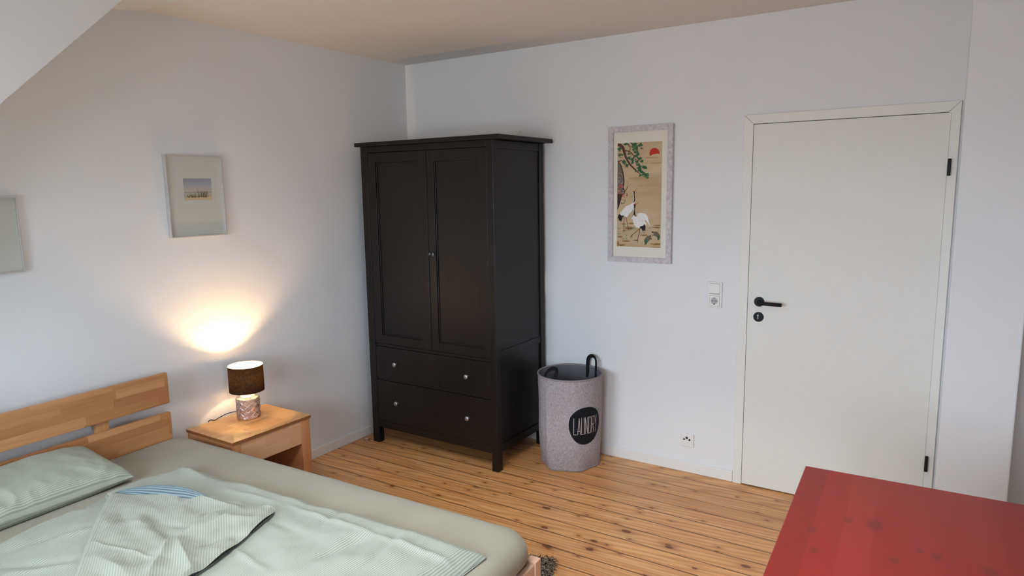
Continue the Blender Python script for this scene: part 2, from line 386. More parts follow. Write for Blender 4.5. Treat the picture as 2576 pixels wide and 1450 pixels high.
b = M(); b.box(3.3135, 3.58, -0.30, 0.0, 0, H, 0.006, 2); struct(b.done('wall_pillar', m_wall))
# dormer cheek: the solid roof slope between the left wall and the dormer
XC = 0.35
b = M(); b.prism([(-2.116, 2.494), (-3.62, 1.05), (-3.62, 0.0), (YF, 0.0), (YF, zs(YF))], 0, 0.0, XC); struct(b.done('wall_dormer', m_wall))
# dormer front wall with its two window openings
b = M(); xs = [XC]+[v for W_ in WINS for v in W_[:2]]+[XR]
for k in range(0, len(xs), 2): b.box(xs[k], xs[k+1], YF-0.2, YF, 0, zs(YF-0.2))
for (a, c, z0, z1) in WINS: b.box(a, c, YF-0.2, YF, 0, z0); b.box(a, c, YF-0.2, YF, z1, zs(YF-0.2))
struct(b.done('wall_front', m_wall))
g = NT('window_glass'); g.n.remove(g.b)
tr = g.new('ShaderNodeBsdfTransparent', i_Color=(0.96, 0.98, 0.97, 1)); gl = g.new('ShaderNodeBsdfGlossy', i_Roughness=0.02)
fz = g.new('ShaderNodeFresnel', i_IOR=1.5)
mx = g.new('ShaderNodeMixShader', i_0=fz.outputs[0], i_1=tr.outputs[0], i_2=gl.outputs[0]); g.l.new(mx.outputs[0], g.n['Material Output'].inputs[0])
for i, (a, c, z0, z1) in enumerate(WINS):
    b = M()
    for (p, q, r_, s_) in ((a, a+0.06, z0, z1), (c-0.06, c, z0, z1), (a, c, z0, z0+0.06), (a, c, z1-0.06, z1), ((a+c)/2-0.04, (a+c)/2+0.04, z0, z1)):
        b.box(p, q, YF-0.10, YF-0.04, r_, s_, 0.004)
    wf = struct(b.done('window_%d' % (1, 4)[i], m_trim))
    b = M(); b.box(a+0.05, c-0.05, YF-0.075, YF-0.069, z0+0.05, z1-0.05); b.done('pane', g.m, wf)
    b = M(); b.box(a-0.04, c+0.04, YF-0.04, YF+0.12, z0-0.03, z0, 0.006); b.done('window_sill', m_trim, wf)
b = M(); ya, yb, za, zb = RWIN
for (p, q_, r_, s_) in ((ya, ya+0.06, za, zb), (yb-0.06, yb, za, zb), (ya+0.06, yb-0.06, za, za+0.06), (ya+0.06, yb-0.06, zb-0.06, zb), ((ya+yb)/2-0.04, (ya+yb)/2+0.04, za+0.06, zb-0.06)): b.box(XR+0.03, XR+0.09, p, q_, r_, s_, 0.004)
wf = struct(b.done('window_2', m_trim)); b = M(); b.box(XR+0.055, XR+0.061, ya+0.05, yb-0.05, za+0.05, zb-0.05); b.done('pane', g.m, wf)
b = M(); b.box(XR-0.12, XR+0.04, ya-0.04, yb+0.04, za-0.03, za, 0.006); b.done('window_sill', m_trim, wf)
b = M(); x0, x1, y0, y1 = ADDED_SKW
for (p, q_, r_, s_) in ((x0, x0+0.05, y0, y1), (x1-0.05, x1, y0, y1), (x0+0.05, x1-0.05, y0, y0+0.05), (x0+0.05, x1-0.05, y1-0.05, y1)): roof_piece(b, p, q_, r_, s_, 0.05, 0.10)
wf = struct(b.done('window_3', m_trim)); b = M(); roof_piece(b, x0+0.045, x1-0.045, y0+0.045, y1-0.045, 0.075, 0.080); b.done('pane', g.m, wf)  # roof window added out of view for more light from above
# baseboards
b = M(); b.box(0.0, 0.013, -3.60, 0.0, 0, 0.060, 0.003); struct(b.done('baseboard_left', m_trim))
b = M(); b.box(0.960, 2.346, -0.013, 0.0, 0, 0.063, 0.003); struct(b.done('baseboard_back', m_trim))

# ------------------------------------------------------------------ door on the back wall
def casing(root, x0, x1, zt, w_, org):
    t = -0.014; fr = None
    for k, pts in enumerate(([(x0, 0), (x0+w_, 0), (x0+w_, zt-w_-0.0006), (x0, zt-0.0006)], [(x1, 0), (x1-w_, 0), (x1-w_, zt-w_-0.0006), (x1, zt-0.0006)],
                [(x0+0.0006, zt), (x1-0.0006, zt), (x1-w_-0.0006, zt-w_), (x0+w_+0.0006, zt-w_)])):
        q = M(org); q.prism(pts, 1, t, 0.0)
        bmesh.ops.recalc_face_normals(q.bm, faces=q.bm.faces)
        bmesh.ops.bevel(q.bm, geom=list(q.bm.edges), offset=0.0012, segments=1, affect='EDGES')
        q.done('casing_board', m_casing, root)
dr = bpy.data.objects.new('door_1', None); C.objects.link(dr); dr.location = (2.83, 0, 0); struct(dr)
OD = (2.83, 0, 0)
casing(dr, 2.3475, 3.3035, 2.036, 0.048, OD)
q = M(OD); q.box(2.3955, 3.2555+0.010, -0.0035, 0.0, 0.0, 1.987); q.done('rebate', m_gap, dr)
q = M(OD); q.box(2.3985, 3.2660, -0.018, -0.0036, 0.007, 1.9845, 0.002); q.done('door_leaf', m_door, dr)
# lever handle
hx, hz, hy = 2.459, 1.051, -0.018
q = M(OD)
def disc(q, cx, cz, y0, y1, r, n=40, bev=0.0015):
    prof = [(r, y0), (r, y1+bev), (r-bev, y1)] if y1 < y0 else [(r, y0), (r, y1-bev), (r-bev, y1)]
    rings = []
    for (rad, yy) in prof: rings.append([q.bm.verts.new((cx+rad*math.cos(2*PI*k/n), yy, cz+rad*math.sin(2*PI*k/n))) for k in range(n)])
    for A, B in zip(rings[:-1], rings[1:]):
        for k in range(n): q.bm.faces.new((A[k], A[(k+1) % n], B[(k+1) % n], B[k])).smooth = True
    q.bm.faces.new(rings[0]); q.bm.faces.new(rings[-1])
disc(q, hx, hz, hy, hy-0.008, 0.0262); rose = q.done('rose', m_black, dr)
q = M(OD); q.tube([(hx, hy-0.006, hz), (hx, hy-0.030, hz-0.001), (hx+0.0015, hy-0.040, hz-0.001), (hx+0.006, hy-0.047, hz-0.001), (hx+0.014, hy-0.050, hz-0.001), (hx+0.060, hy-0.050, hz-0.002), (hx+0.123, hy-0.050, hz-0.003)], 0.0098, 20)
q.done('door_handle', m_black, dr)
q = M(OD); disc(q, hx-0.001, hz-0.083, hy, hy-0.008, 0.0262); kp = q.done('keyhole_plate', m_black, dr)
q = M(OD); kx, kz = hx-0.003, hz-0.082
disc(q, kx, kz+0.007, hy-0.0078, hy-0.009, 0.0046, 16, 0.0002); q.box(kx-0.002, kx+0.0022, hy-0.009, hy-0.0078, kz-0.011, kz+0.007); q.done('key_slot', m_key, kp)
for (z0, z1) in ((1.700, 1.778), (0.272, 0.350)):
    q = M(OD); q.box(3.2665, 3.2800, -0.030, -0.0145, z0, z1, 0.003); q.done('hinge', m_black, dr)

# closed door casing standing behind the wardrobe
d2 = bpy.data.objects.new('door_2', None); C.objects.link(d2); d2.location = (0.48, 0, 0); struct(d2)
casing(d2, 0.010, 0.957, 2.037, 0.055, (0.48, 0, 0))
q = M((0.48, 0, 0)); q.box(0.066, 0.901, -0.010, 0.0, 0.005, 1.980, 0.001); q.done('door_leaf', m_door, d2)

# ------------------------------------------------------------------ wardrobe
WX0, WX1, WF, WB = 0.117, 1.133, -0.589, -0.030
OW = (0.625, -0.31, 0)
wd = thing('wardrobe', 'tall black-brown two-door wardrobe with two drawers in the corner', 'wardrobe', OW)
PW = 0.056
for (x0, x1) in ((WX0, WX0+PW), (WX1-PW+0.010, WX1)):
    for (y0, y1) in ((WF, WF+0.047), (WB-0.045, WB)):
        q = M(OW); q.box(x0, x1, y0, y1, 0.0, 1.945, 0.0022, 2); q.done('post', m_dark, wd)
q = M(OW); q.box(0.095, 1.195, -0.6190, -0.019, 1.9455, 1.970, 0.003, 2); q.done('top_board', m_dark, wd)
for (ya, yb, z0, z1) in ((0.002, 0.022, 1.908, 1.945), (0.007, 0.030, 0.6655, 0.6835), (0.007, 0.030, 0.4385, 0.4535), (0.002, 0.024, 0.110, 0.157)):
    q = M(OW); q.box(WX0+PW, WX1-PW+0.010, WF+ya, WF+yb, z0, z1, 0.002); q.done('rail', m_dark, wd)
q = M(OW); q.box(WX0+PW+0.002, WX1-PW+0.008, WB-0.030, WB-0.022, 0.115, 1.940); q.box(WX0+0.06, WX1-0.06, WF+0.045, WB-0.032, 0.120, 0.132); q.done('carcass', m_gap, wd)
for (xa, s_) in ((WX0, 1), (WX1, -1)):
    q = M(OW)
    def bx(d0, d1, y0, y1, z0, z1): q.box(min(xa+s_*d0, xa+s_*d1), max(xa+s_*d0, xa+s_*d1), y0, y1, z0, z1, 0.0015)
    ya, yb = WF+0.047, WB-0.045
    bx(0.009, 0.022, ya, yb, 0.730, 1.897); bx(0.004, 0.024, ya, yb, 1.897, 1.943); bx(0.005, 0.024, ya, yb, 0.690, 0.730)
    bx(0.011, 0.022, ya, yb, 0.160, 0.690); bx(0.004, 0.024, ya, yb, 0.112, 0.160)
    q.done('side_panel', m_dark, wd)
def wdoor(x0, x1, px0, px1, pz0, pz1, knobx, metal):
    z0, z1 = 0.6875, 1.9045; f = WF+0.001; q = M(OW)
    q.box(x0, px0, f, f+0.020, z0, z1, 0.0012); q.box(px1, x1, f, f+0.020, z0, z1, 0.0012)
    q.box(px0-0.002, px1+0.002, f+0.0003, f+0.020, pz1, z1, 0.0012); q.box(px0-0.002, px1+0.002, f+0.0003, f+0.020, z0, pz0, 0.0012)
    q.box(px0-0.004, px1+0.004, f+0.0125, f+0.0165, pz0-0.004, pz1+0.004)
    for (a, b_, c_, d_) in ((px0, px0+0.007, pz0, pz1), (px1-0.007, px1, pz0, pz1), (px0, px1, pz0, pz0+0.007), (px0, px1, pz1-0.007, pz1)):
        q.box(a, b_, f+0.0065, f+0.0130, c_, d_, 0.002)
    d_ = q.done('door', m_dark, wd)
    return d_
dl_ = wdoor(0.1755, 0.6505, 0.238, 0.572, 0.744, 1.846, 0, None)
drr = wdoor(0.6535, 1.0865, 0.706, 1.038, 0.744, 1.838, 0, None)
q = M(OW); q.box(0.6370, 0.6500, WF-0.0012, WF+0.0012, 0.690, 1.903, 0.0008); q.done('closing_strip', m_dark, dl_)
def knob(name, x, z, yf, parent, r=0.0145, L=0.026, mat=None):
    q = M(OW); prof = [(0.0001, 0), (r*0.62, 0), (r*0.42, 0.004), (r*0.36, L*0.45), (r*0.55, L*0.6), (r, L*0.74), (r*0.98, L*0.86), (r*0.72, L*0.97), (0.0001, L)]
    n = 24; rings = []
    for (ra, d_) in prof: rings.append([q.bm.verts.new((x+ra*math.cos(2*PI*k/n), yf-d_, z+ra*math.sin(2*PI*k/n))) for k in range(n)])
    for A, B in zip(rings[:-1], rings[1:]):
        for k in range(n): q.bm.faces.new((A[k], A[(k+1) % n], B[(k+1) % n], B[k])).smooth = True
    return q.done(name, mat or m_knob, parent)
knob('knob', 0.671, 1.288, WF+0.001, drr, 0.0105, 0.022, m_knobdk)
q = M(OW)    # small key in the lock
kc = Vector((0.694, WF-0.014, 1.288)); q.tube([kc+Vector((0.004*math.sin(t*PI/8)*1.2, 0.0005*t*0, 0.010*math.cos(t*PI/8))) for t in range(17)], 0.0014, 8)
q.tube([kc+Vector((-0.002, 0.016, 0)), kc+Vector((-0.0005, 0, 0))], 0.002, 8); q.done('key', m_knob, drr)
for (z0, z1, kz) in ((0.4550, 0.6640, 0.5625), (0.1590, 0.4370, 0.303)):
    q = M(OW); q.box(0.1750, 1.0865, WF+0.0015, WF+0.021, z0, z1, 0.0018); dw = q.done('drawer', m_dark, wd)
    for x in (0.349, 0.921): knob('knob', x, kz, WF+0.002, dw, 0.0150, 0.027)

# socket plate on the wall, mostly behind the wardrobe
q = M((1.098, 0, 1.07)); q.box(1.0575, 1.1385, -0.010, 0.0, 0.998, 1.143, 0.003); tag(q.done('socket_plate', m_plastic, None), 'white plate on the wall, all but a sliver hidden behind the wardrobe', 'wall socket').location = (1.098, 0, 1.07)

# ------------------------------------------------------------------ pictures
def art_quad(TL, TR, BR, BL):
    def inv(x, y):
        u = v = 0.5
        for _ in range(12):
            px = (1-u)*(1-v)*TL[0]+u*(1-v)*TR[0]+u*v*BR[0]+(1-u)*v*BL[0]; py = (1-u)*(1-v)*TL[1]+u*(1-v)*TR[1]+u*v*BR[1]+(1-u)*v*BL[1]
            ux = (1-v)*(TR[0]-TL[0])+v*(BR[0]-BL[0]); uy = (1-v)*(TR[1]-TL[1])+v*(BR[1]-BL[1])
            vx = (1-u)*(BL[0]-TL[0])+u*(BR[0]-TR[0]); vy = (1-u)*(BL[1]-TL[1])+u*(BR[1]-TR[1])
            det = ux*vy-uy*vx; ex, ey = x-px, y-py
            u += (ex*vy-ey*vx)/det; v += (ux*ey-uy*ex)/det
        return u, v
    return inv

# crane print: whitewashed frame, cream mount, print
FX0, FX1, FZ0, FZ1 = 1.571, 1.9635, 1.230, 2.018; OC = (1.767, 0, 1.230)
cr = thing('framed_picture', 'tall framed print of two cranes under a pine and red sun', 'picture', OC)
q = M(OC); wF = 0.031
pts_o = [(FX0, FZ0), (FX1, FZ0), (FX1, FZ1), (FX0, FZ1)]; pts_i = [(FX0+wF, FZ0+wF), (FX1-wF, FZ0+wF), (FX1-wF, FZ1-wF), (FX0+wF, FZ1-wF)]
for k in range(4):
    a, b_, c_, d_ = pts_o[k], pts_o[(k+1) % 4], pts_i[(k+1) % 4], pts_i[k]
    q.prism([a, b_, c_, d_], 1, -0.024, -0.002)
q.done('frame', m_white_frame, cr)
q = M(OC); q.box(FX0+wF, FX1-wF, -0.012, -0.004, FZ0+wF, FZ1-wF); q.done('mount', m_cream, cr)
AX0, AX1, AZ0, AZ1 = 1.6255, 1.8985, 1.321, 1.925
n = NT('print_paper', 0.6, 0.3); sp = n.noise(n.mapp(n.co(), (3, 3, 16)), 1.0, 3)
n.col(n.ramp(sp, [(0.35, rgb(186, 160, 124)), (0.55, rgb(198, 174, 138)), (0.7, rgb(206, 184, 150))])); m_paper = n.m
cols = dict(green=(52, 96, 62), green2=(84, 116, 74), brown=(96, 62, 44), dbrown=(58, 40, 32), white=(232, 230, 226), black=(28, 26, 30), red=(186, 52, 36),
            pink=(186, 90, 82), olive=(112, 104, 58), tan=(168, 126, 74), grey=(112, 100, 86), beak=(150, 98, 56), cream=(214, 205, 190), haze=(186, 158, 116))
pm = {k: plain('ink_'+k, rgb(*v), 0.6, 0.25, var=0.10, vs=120) for k, v in cols.items()}
inv = art_quad((1554, 360), (1667, 356), (1662, 624), (1551, 620))
q = M(OC); names = ['paper']+list(cols); mats = [m_paper]+[pm[k] for k in cols]
q.mi = 0; q.box(AX0, AX1, -0.0125, -0.012, AZ0, AZ1)
LAY = [0]
def P1(x, y): return (1545+x/10.354, 350+y/10.357)
def P2(x, y): return (1545+x/7.631, 450+y/7.631)
def toW(p):
    u, v = inv(*p); return (AX0+min(1, max(0, u))*(AX1-AX0), AZ1-min(1, max(0, v))*(AZ1-AZ0))
def shape(col, pts, cv=P2):
    LAY[0] += 1; q.mi = names.index(col); y = -0.0126-0.000004*LAY[0]
    pl = []
    for p in pts:
        w2 = toW(cv(*p))
        if not pl or (abs(w2[0]-pl[-1][0])+abs(w2[1]-pl[-1][1]) > 1e-5): pl.append(w2)
    if len(pl) > 2:
        vs = [q.bm.verts.new((a, y, b_)) for a, b_ in pl]; q.bm.faces.new(vs).material_index = q.mi
def stroke(col, pts, w0, w1=None, cv=P2):
    w1 = w0 if w1 is None else w1; L, R = [], []
    for i, p in enumerate(pts):
        a = pts[max(i-1, 0)]; b_ = pts[min(i+1, len(pts)-1)]; dx, dy = b_[0]-a[0], b_[1]-a[1]; l = math.hypot(dx, dy) or 1
        ww = (w0+(w1-w0)*i/(len(pts)-1))/2
        L.append((p[0]-dy/l*ww, p[1]+dx/l*ww)); R.append((p[0]+dy/l*ww, p[1]-dx/l*ww))
    shape(col, L+R[::-1], cv)
def blob(col, cx, cy, rx, ry, ang=0, k=12, jit=0.18, cv=P2):
    pts = []
    for i in range(k):
        t = 2*PI*i/k; f = 1+rnd.uniform(-jit, jit); x, y = rx*f*math.cos(t), ry*f*math.sin(t)
        pts.append((cx+x*math.cos(ang)-y*math.sin(ang), cy+x*math.sin(ang)+y*math.cos(ang)))
    shape(col, pts, cv)
# haze bands, sun, old trunk
for (x, y, a, b_) in ((1000, 480, 200, 26), (1100, 620, 170, 26), (700, 1010, 330, 40), (900, 1200, 260, 24)): blob('haze', x, y, a, b_, 0, 24, 0.05, P1)
shape('red', [(940, 430), (932, 370), (950, 300), (1000, 250), (1060, 232), (1120, 245), (1170, 290), (1192, 350), (1188, 400), (1150, 380), (1080, 392), (1020, 400), (975, 432)], P1)
shape('grey', [(95, 570), (130, 590), (170, 650), (205, 730), (235, 860), (255, 980), (262, 1080), (250, 1180), (235, 1300), (225, 1450), (85, 1450)], P1)
stroke('dbrown', [(125, 590), (170, 650), (205, 730), (235, 860), (255, 980), (262, 1080), (250, 1180), (235, 1300), (228, 1400)], 20, 34, P1)
shape('dbrown', [(62, 270), (130, 290), (210, 265), (150, 330), (120, 440), (95, 520), (62, 590)])
stroke('dbrown', [(130, 450), (160, 470), (195, 455), (215, 410), (212, 380)], 14, 6); stroke('dbrown', [(170, 140), (190, 170), (205, 230), (200, 280)], 10, 20)
stroke('dbrown', [(200, 250), (235, 200), (265, 155), (320, 95)], 14, 3); stroke('dbrown', [(250, 170), (262, 120), (275, 70), (270, 20)], 8, 2); stroke('dbrown', [(190, 190), (205, 215), (240, 180)], 8, 3)
for _ in range(26): blob('cream', rnd.uniform(100, 240), rnd.uniform(870, 1400), 9, 9, 0, 7, 0.2, P1)
for _ in range(20): blob('pink', rnd.uniform(95, 235), rnd.uniform(1180, 1410), rnd.uniform(14, 30), rnd.uniform(8, 20), rnd.uniform(0, 3), 8, 0.3, P1)
for _ in range(16): blob('pink', rnd.uniform(135, 265), rnd.uniform(270, 410), rnd.uniform(8, 20), rnd.uniform(5, 12), -1.0, 8, 0.3)
# pine branches
stroke('brown', [(98, 135), (180, 160), (240, 220), (275, 330), (310, 450), (370, 570), (450, 680), (560, 780), (640, 860), (720, 925)], 90, 16, P1)
stroke('dbrown', [(205, 215), (245, 300), (285, 420), (350, 560), (430, 680), (530, 780), (630, 870)], 12, 6, P1)
stroke('brown', [(290, 290), (380, 310), (470, 360), (520, 430), (560, 510), (600, 620)], 34, 10, P1)
stroke('brown', [(370, 130), (400, 190), (440, 200), (425, 280), (395, 320)], 20, 16, P1); stroke('brown', [(380, 130), (470, 200), (540, 250)], 16, 6, P1)
stroke('dbrown', [(560, 515), (640, 540), (720, 600), (770, 615)], 12, 5, P1); stroke('brown', [(450, 370), (455, 450), (440, 520)], 12, 5, P1)
stroke('dbrown', [(100, 575), (200, 550), (250, 620), (320, 680), (370, 750)], 26, 8, P1); stroke('dbrown', [(100, 380), (150, 460), (200, 480)], 10, 5, P1)
stroke('dbrown', [(720, 925), (790, 975), (860, 990)], 12, 6, P1); stroke('dbrown', [(690, 740), (800, 770), (870, 755)], 8, 4, P1); stroke('dbrown', [(640, 130), (700, 200), (760, 245)], 8, 4, P1)
GB = [(150, 250, 50, 60), (180, 400, 70, 60), (560, 150, 110, 60), (700, 150, 60, 50), (590, 220, 90, 50), (520, 270, 40, 40), (590, 330, 60, 60), (620, 400, 50, 40), (400, 380, 40, 26),
      (590, 440, 60, 50), (680, 500, 80, 46), (740, 570, 46, 46), (400, 480, 50, 46), (490, 520, 40, 70), (500, 620, 36, 44), (290, 580, 60, 60), (350, 680, 56, 56), (620, 590, 50, 36),
      (640, 660, 50, 50), (680, 740, 70, 60), (780, 730, 90, 34), (850, 750, 40, 22), (700, 820, 70, 60), (760, 880, 70, 46), (850, 930, 80, 50), (690, 940, 50, 34), (890, 990, 50, 40), (585, 830, 34, 30), (320, 130, 60, 26), (740, 240, 30, 20)]
for (x, y, a, b_) in GB:
    for _ in range(10):
        t = rnd.uniform(0, 2*PI); r_ = rnd.uniform(0, 0.85)
        blob('green' if rnd.random() < 0.72 else 'green2', x+a*r_*math.cos(t), y+b_*r_*math.sin(t), a*0.40+7, b_*0.27+6, rnd.uniform(-0.8, 0.8), 9, 0.3, P1)
# ground, grasses
for (x, y, a, b_) in ((330, 850, 60, 16), (180, 860, 50, 14), (300, 940, 90, 26), (820, 930, 90, 16), (840, 890, 80, 12), (580, 1080, 80, 14), (230, 1195, 90, 16), (110, 1110, 60, 16), (130, 1270, 90, 20), (810, 1255, 110, 24), (790, 1320, 110, 10), (70, 1250, 22, 60)):
    blob('tan', x, y, a, b_, 0, 16, 0.2); blob('olive', x+8, y+6, a*0.55, b_*0.5, 0, 12, 0.35)
for (x, y, s_) in ((90, 960, 60), (80, 1060, 60), (210, 920, 46), (370, 950, 56), (410, 980, 40), (240, 1110, 56), (170, 1160, 50), (580, 1040, 44), (690, 950, 34), (870, 960, 50), (240, 1150, 40), (855, 1000, 40)):
    for k in range(9):
        a = rnd.uniform(-2.7, -0.4); l = s_*rnd.uniform(0.5, 1.1)
        stroke('green2' if k % 3 else 'cream', [(x, y), (x+l*0.6*math.cos(a), y+l*0.6*math.sin(a)), (x+l*math.cos(a)*1.1, y+l*math.sin(a)*0.8+6)], 7, 2)
# back crane
for (a, b_) in (((195, 725), (188, 990)), ((233, 725), (280, 960))): stroke('brown', [a, ((a[0]+b_[0])/2, (a[1]+b_[1])/2), b_], 9, 8)
for (x, y) in ((190, 985), (282, 955)):
    for dx, dy in ((-10, 44), (30, 36), (62, 4), (-26, 10)): stroke('brown', [(x, y), (x+dx, y+dy)], 8, 4)
shape('black', [(105, 660), (130, 690), (170, 700), (198, 688), (165, 740), (150, 790), (128, 822), (118, 790), (95, 800), (85, 745), (66, 745), (80, 700)])
shape('white', [(110, 668), (140, 620), (190, 560), (240, 515), (300, 490), (345, 465), (380, 440), (392, 400), (382, 340), (370, 290), (366, 260), (372, 240), (388, 250), (392, 300), (410, 370), (414, 420), (405, 450), (385, 490), (382, 560), (345, 620), (290, 680), (255, 728), (215, 722), (198, 695), (140, 698)])
shape('black', [(376, 228), (404, 232), (410, 262), (400, 300), (410, 360), (412, 410), (395, 446), (378, 452), (392, 410), (396, 370), (384, 310), (384, 262)])
shape('red', [(370, 240), (382, 222), (402, 226), (404, 238), (386, 240)]); stroke('beak', [(402, 232), (430, 205), (462, 164)], 14, 3)
# front crane
stroke('brown', [(488, 960), (420, 1020), (350, 1080)], 12, 9); stroke('brown', [(506, 940), (485, 1060), (455, 1180)], 13, 10)
for dx, dy in ((-85, 6), (-60, -16), (12, 48), (20, 6)): stroke('brown', [(455, 1182), (455+dx, 1182+dy)], 10, 5)
for dx, dy in ((-40, 50), (-20, 60), (4, 56), (-10, -8)): stroke('brown', [(350, 1080), (350+dx*0.6, 1080+dy*0.5), (350+dx, 1080+dy)], 9, 5)
shape('white', [(382, 560), (392, 640), (378, 690), (360, 730), (337, 752), (345, 772), (366, 768), (372, 810), (395, 880), (440, 930), (500, 938), (520, 912), (560, 905), (585, 870), (610, 865), (640, 882), (618, 830), (592, 795), (622, 788), (660, 850), (704, 912), (690, 860), (668, 780), (650, 710), (610, 665), (540, 648), (480, 652), (450, 670), (465, 688), (440, 722), (415, 700), (400, 640), (398, 560)])
shape('black', [(520, 908), (560, 900), (585, 872), (600, 880), (612, 920), (606, 1004), (590, 985), (562, 1005), (540, 960), (508, 935), (500, 915)])
shape('black', [(392, 490), (425, 490), (418, 530), (408, 570), (412, 640), (416, 690), (434, 722), (410, 712), (390, 680), (372, 714), (388, 640), (396, 580)])
shape('red', [(376, 486), (400, 466), (428, 474), (424, 490), (396, 490)]); stroke('beak', [(424, 486), (460, 462), (500, 428)], 16, 3)
for k in range(5): stroke('cream', [(470+k*22, 740+k*6), (500+k*20, 790+k*2), (540+k*14, 800-k*8)], 3, 2)
# turtles
shape('grey', [(600, 1150), (640, 1100), (690, 1085), (718, 1105), (720, 1140), (690, 1180), (650, 1210), (600, 1210), (588, 1185)]); shape('green', [(590, 1165), (640, 1170), (650, 1220), (622, 1262), (590, 1275), (600, 1240), (586, 1200)])
blob('brown', 722, 1156, 18, 10); blob('brown', 706, 1084, 12, 10)
shape('grey', [(760, 1020), (810, 1005), (850, 1030), (880, 1080), (860, 1110), (810, 1110), (765, 1080)]); shape('green', [(820, 1100), (880, 1075), (884, 1130), (858, 1186), (840, 1170), (838, 1130)]); blob('dbrown', 748, 1020, 16, 16); blob('brown', 750, 1082, 14, 8)
q.done('print', mats, cr, recalc=False)

# two silver-framed seascapes on the left wall
def sea_picture(y0, y1, z0, z1, iy0, iy1, iz0, iz1, label):
    o = (0, (y0+y1)/2, z0); t = thing('framed_picture', label, 'picture', o, group=None)
    q = M(o); wf_ = 0.007
    q.box(0.001, 0.026, y0, y0+wf_, z0, z1, 0.001); q.box(0.001, 0.026, y1-wf_, y1, z0, z1, 0.001)
    q.box(0.001, 0.026, y0+wf_, y1-wf_, z0, z0+wf_, 0.001); q.box(0.001, 0.026, y0+wf_, y1-wf_, z1-wf_, z1, 0.001); q.done('frame', m_silver, t)
    q = M(o); q.box(0.003, 0.014, y0+wf_, y1-wf_, z0+wf_, z1-wf_); q.done('mount', m_mount, t)
    q = M(o); q.mi = 0; q.box(0.014, 0.0143, iy0, iy1, iz0, iz1)
    W_, H_ = iy1-iy0, iz1-iz0; L = [0]
    def sh(mi, pts):
        L[0] += 1; q.mi = mi; x = 0.0144+0.000004*L[0]
        q.bm.faces.new([q.bm.verts.new((x, iy0+min(1, max(0, a))*W_, iz0+min(1, max(0, b_))*H_)) for a, b_ in pts]).material_index = mi
    sh(1, [(0, 0), (1, 0), (1, 0.17), (0.7, 0.14), (0.4, 0.16), (0, 0.13)])
    sh(4, [(0, 0.375), (1, 0.385), (1, 0.36), (0, 0.35)])
    for _ in range(9): 
        a = rnd.uniform(0.02, 0.9); sh(3, [(a, 0.15), (a+0.04, 0.20), (a+0.10, 0.15), (a+0.05, 0.12)])
    for _ in range(70):
        a = rnd.choice([rnd.gauss(0.68, 0.10), rnd.gauss(0.25, 0.10), rnd.uniform(0.02, 0.98)]); h_ = rnd.uniform(0.10, 0.24)+(0.12 if 0.55 < a < 0.85 else 0); d_ = rnd.uniform(-0.08, 0.08); w2 = 0.008
        a = min(0.96, max(0.03, a)); sh(rnd.choice([2, 2, 3, 4]), [(a-w2, 0.14), (a+w2, 0.14), (a+d_*0.5+w2*0.6, 0.14+h_*0.6), (a+d_, 0.14+h_), (a+d_*0.4-w2*0.6, 0.14+h_*0.6)])
    for (a, d_, h_) in ((0.53, -0.08, 0.45), (0.66, 0.10, 0.36), (0.76, 0.08, 0.34), (0.60, 0.03, 0.3)): sh(3, [(a-0.012, 0.14), (a+0.012, 0.14), (a+d_*0.5+0.008, 0.14+h_*0.6), (a+d_, 0.14+h_), (a+d_*0.5-0.008, 0.14+h_*0.6)])
    for (a, b_) in ((0.28, 0.51), (0.78, 0.75)): sh(4, [(a-0.012, b_), (a, b_+0.02), (a+0.014, b_+0.005), (a+0.002, b_-0.025)])
    q.done('watercolour', sea_m, t, recalc=False)
n = NT('watercolour_sky', 0.6, 0.3); sp = n.new('ShaderNodeSeparateXYZ', i_0=n.co('Generated')).outputs[2]
f = n.math('ADD', sp, n.math('MULTIPLY', n.math('SUBTRACT', n.noise(n.co(), 40, 3), 0.5), 0.25))
n.col(n.ramp(f, [(0.3, rgb(176, 172, 160)), (0.45, rgb(186, 176, 164)), (0.7, rgb(162, 166, 176)), (0.95, rgb(146, 150, 162))]))
sea_m = [n.m, plain('wc_sand', rgb(196, 178, 140), 0.6), plain('wc_grass', rgb(138, 134, 92), 0.6, var=0.2), plain('wc_dark', rgb(92, 78, 40), 0.6, var=0.2), plain('wc_blue', rgb(124, 128, 126), 0.6)]
sea_picture(-1.826, -1.5115, 1.4515, 1.864, -1.733, -1.5775, 1.637, 1.748, 'small silver-framed seascape on the left wall above the lamp')
sea_picture(-2.895, -2.478, 1.355, 1.673, -2.765, -2.610, 1.460, 1.570, 'silver-framed picture cut off by the left edge of the photo')

# ------------------------------------------------------------------ switch plate and wall outlets
OS = (2.2155, 0, 1.069); sw = thing('switch_plate', 'white double plate with light switch over power socket beside the door', 'light switch', OS)
q = M(OS); q.box(2.1750, 2.2560, -0.010, 0.0, 0.996, 1.142, 0.004, 3); q.done('plate', m_plastic, sw)
q = M(OS); q.box(2.1870, 2.2440, -0.0125, -0.0095, 1.076, 1.132, 0.0012)
q.done('rocker', m_plastic, sw)
q = M(OS); q.box(2.1865, 2.2445, -0.0101, -0.0098, 1.0735, 1.1330); q.box(2.1865, 2.2445, -0.0101, -0.0098, 1.0045, 1.0640); q.done('joint', m_gap, sw)
q = M(OS); q.box(2.1875, 2.2435, -0.0120, -0.0095, 1.0055, 1.0630, 0.0012); so = q.done('socket', m_plastic, sw)
m_sock = plain('socket_well', (0.42, 0.41, 0.40, 1), 0.4)
q = M(OS); disc(q, 2.2155, 1.0345, -0.0119, -0.0123, 0.0195, 32, 0.0001); q.done('socket_well', m_sock, so)
q = M(OS)
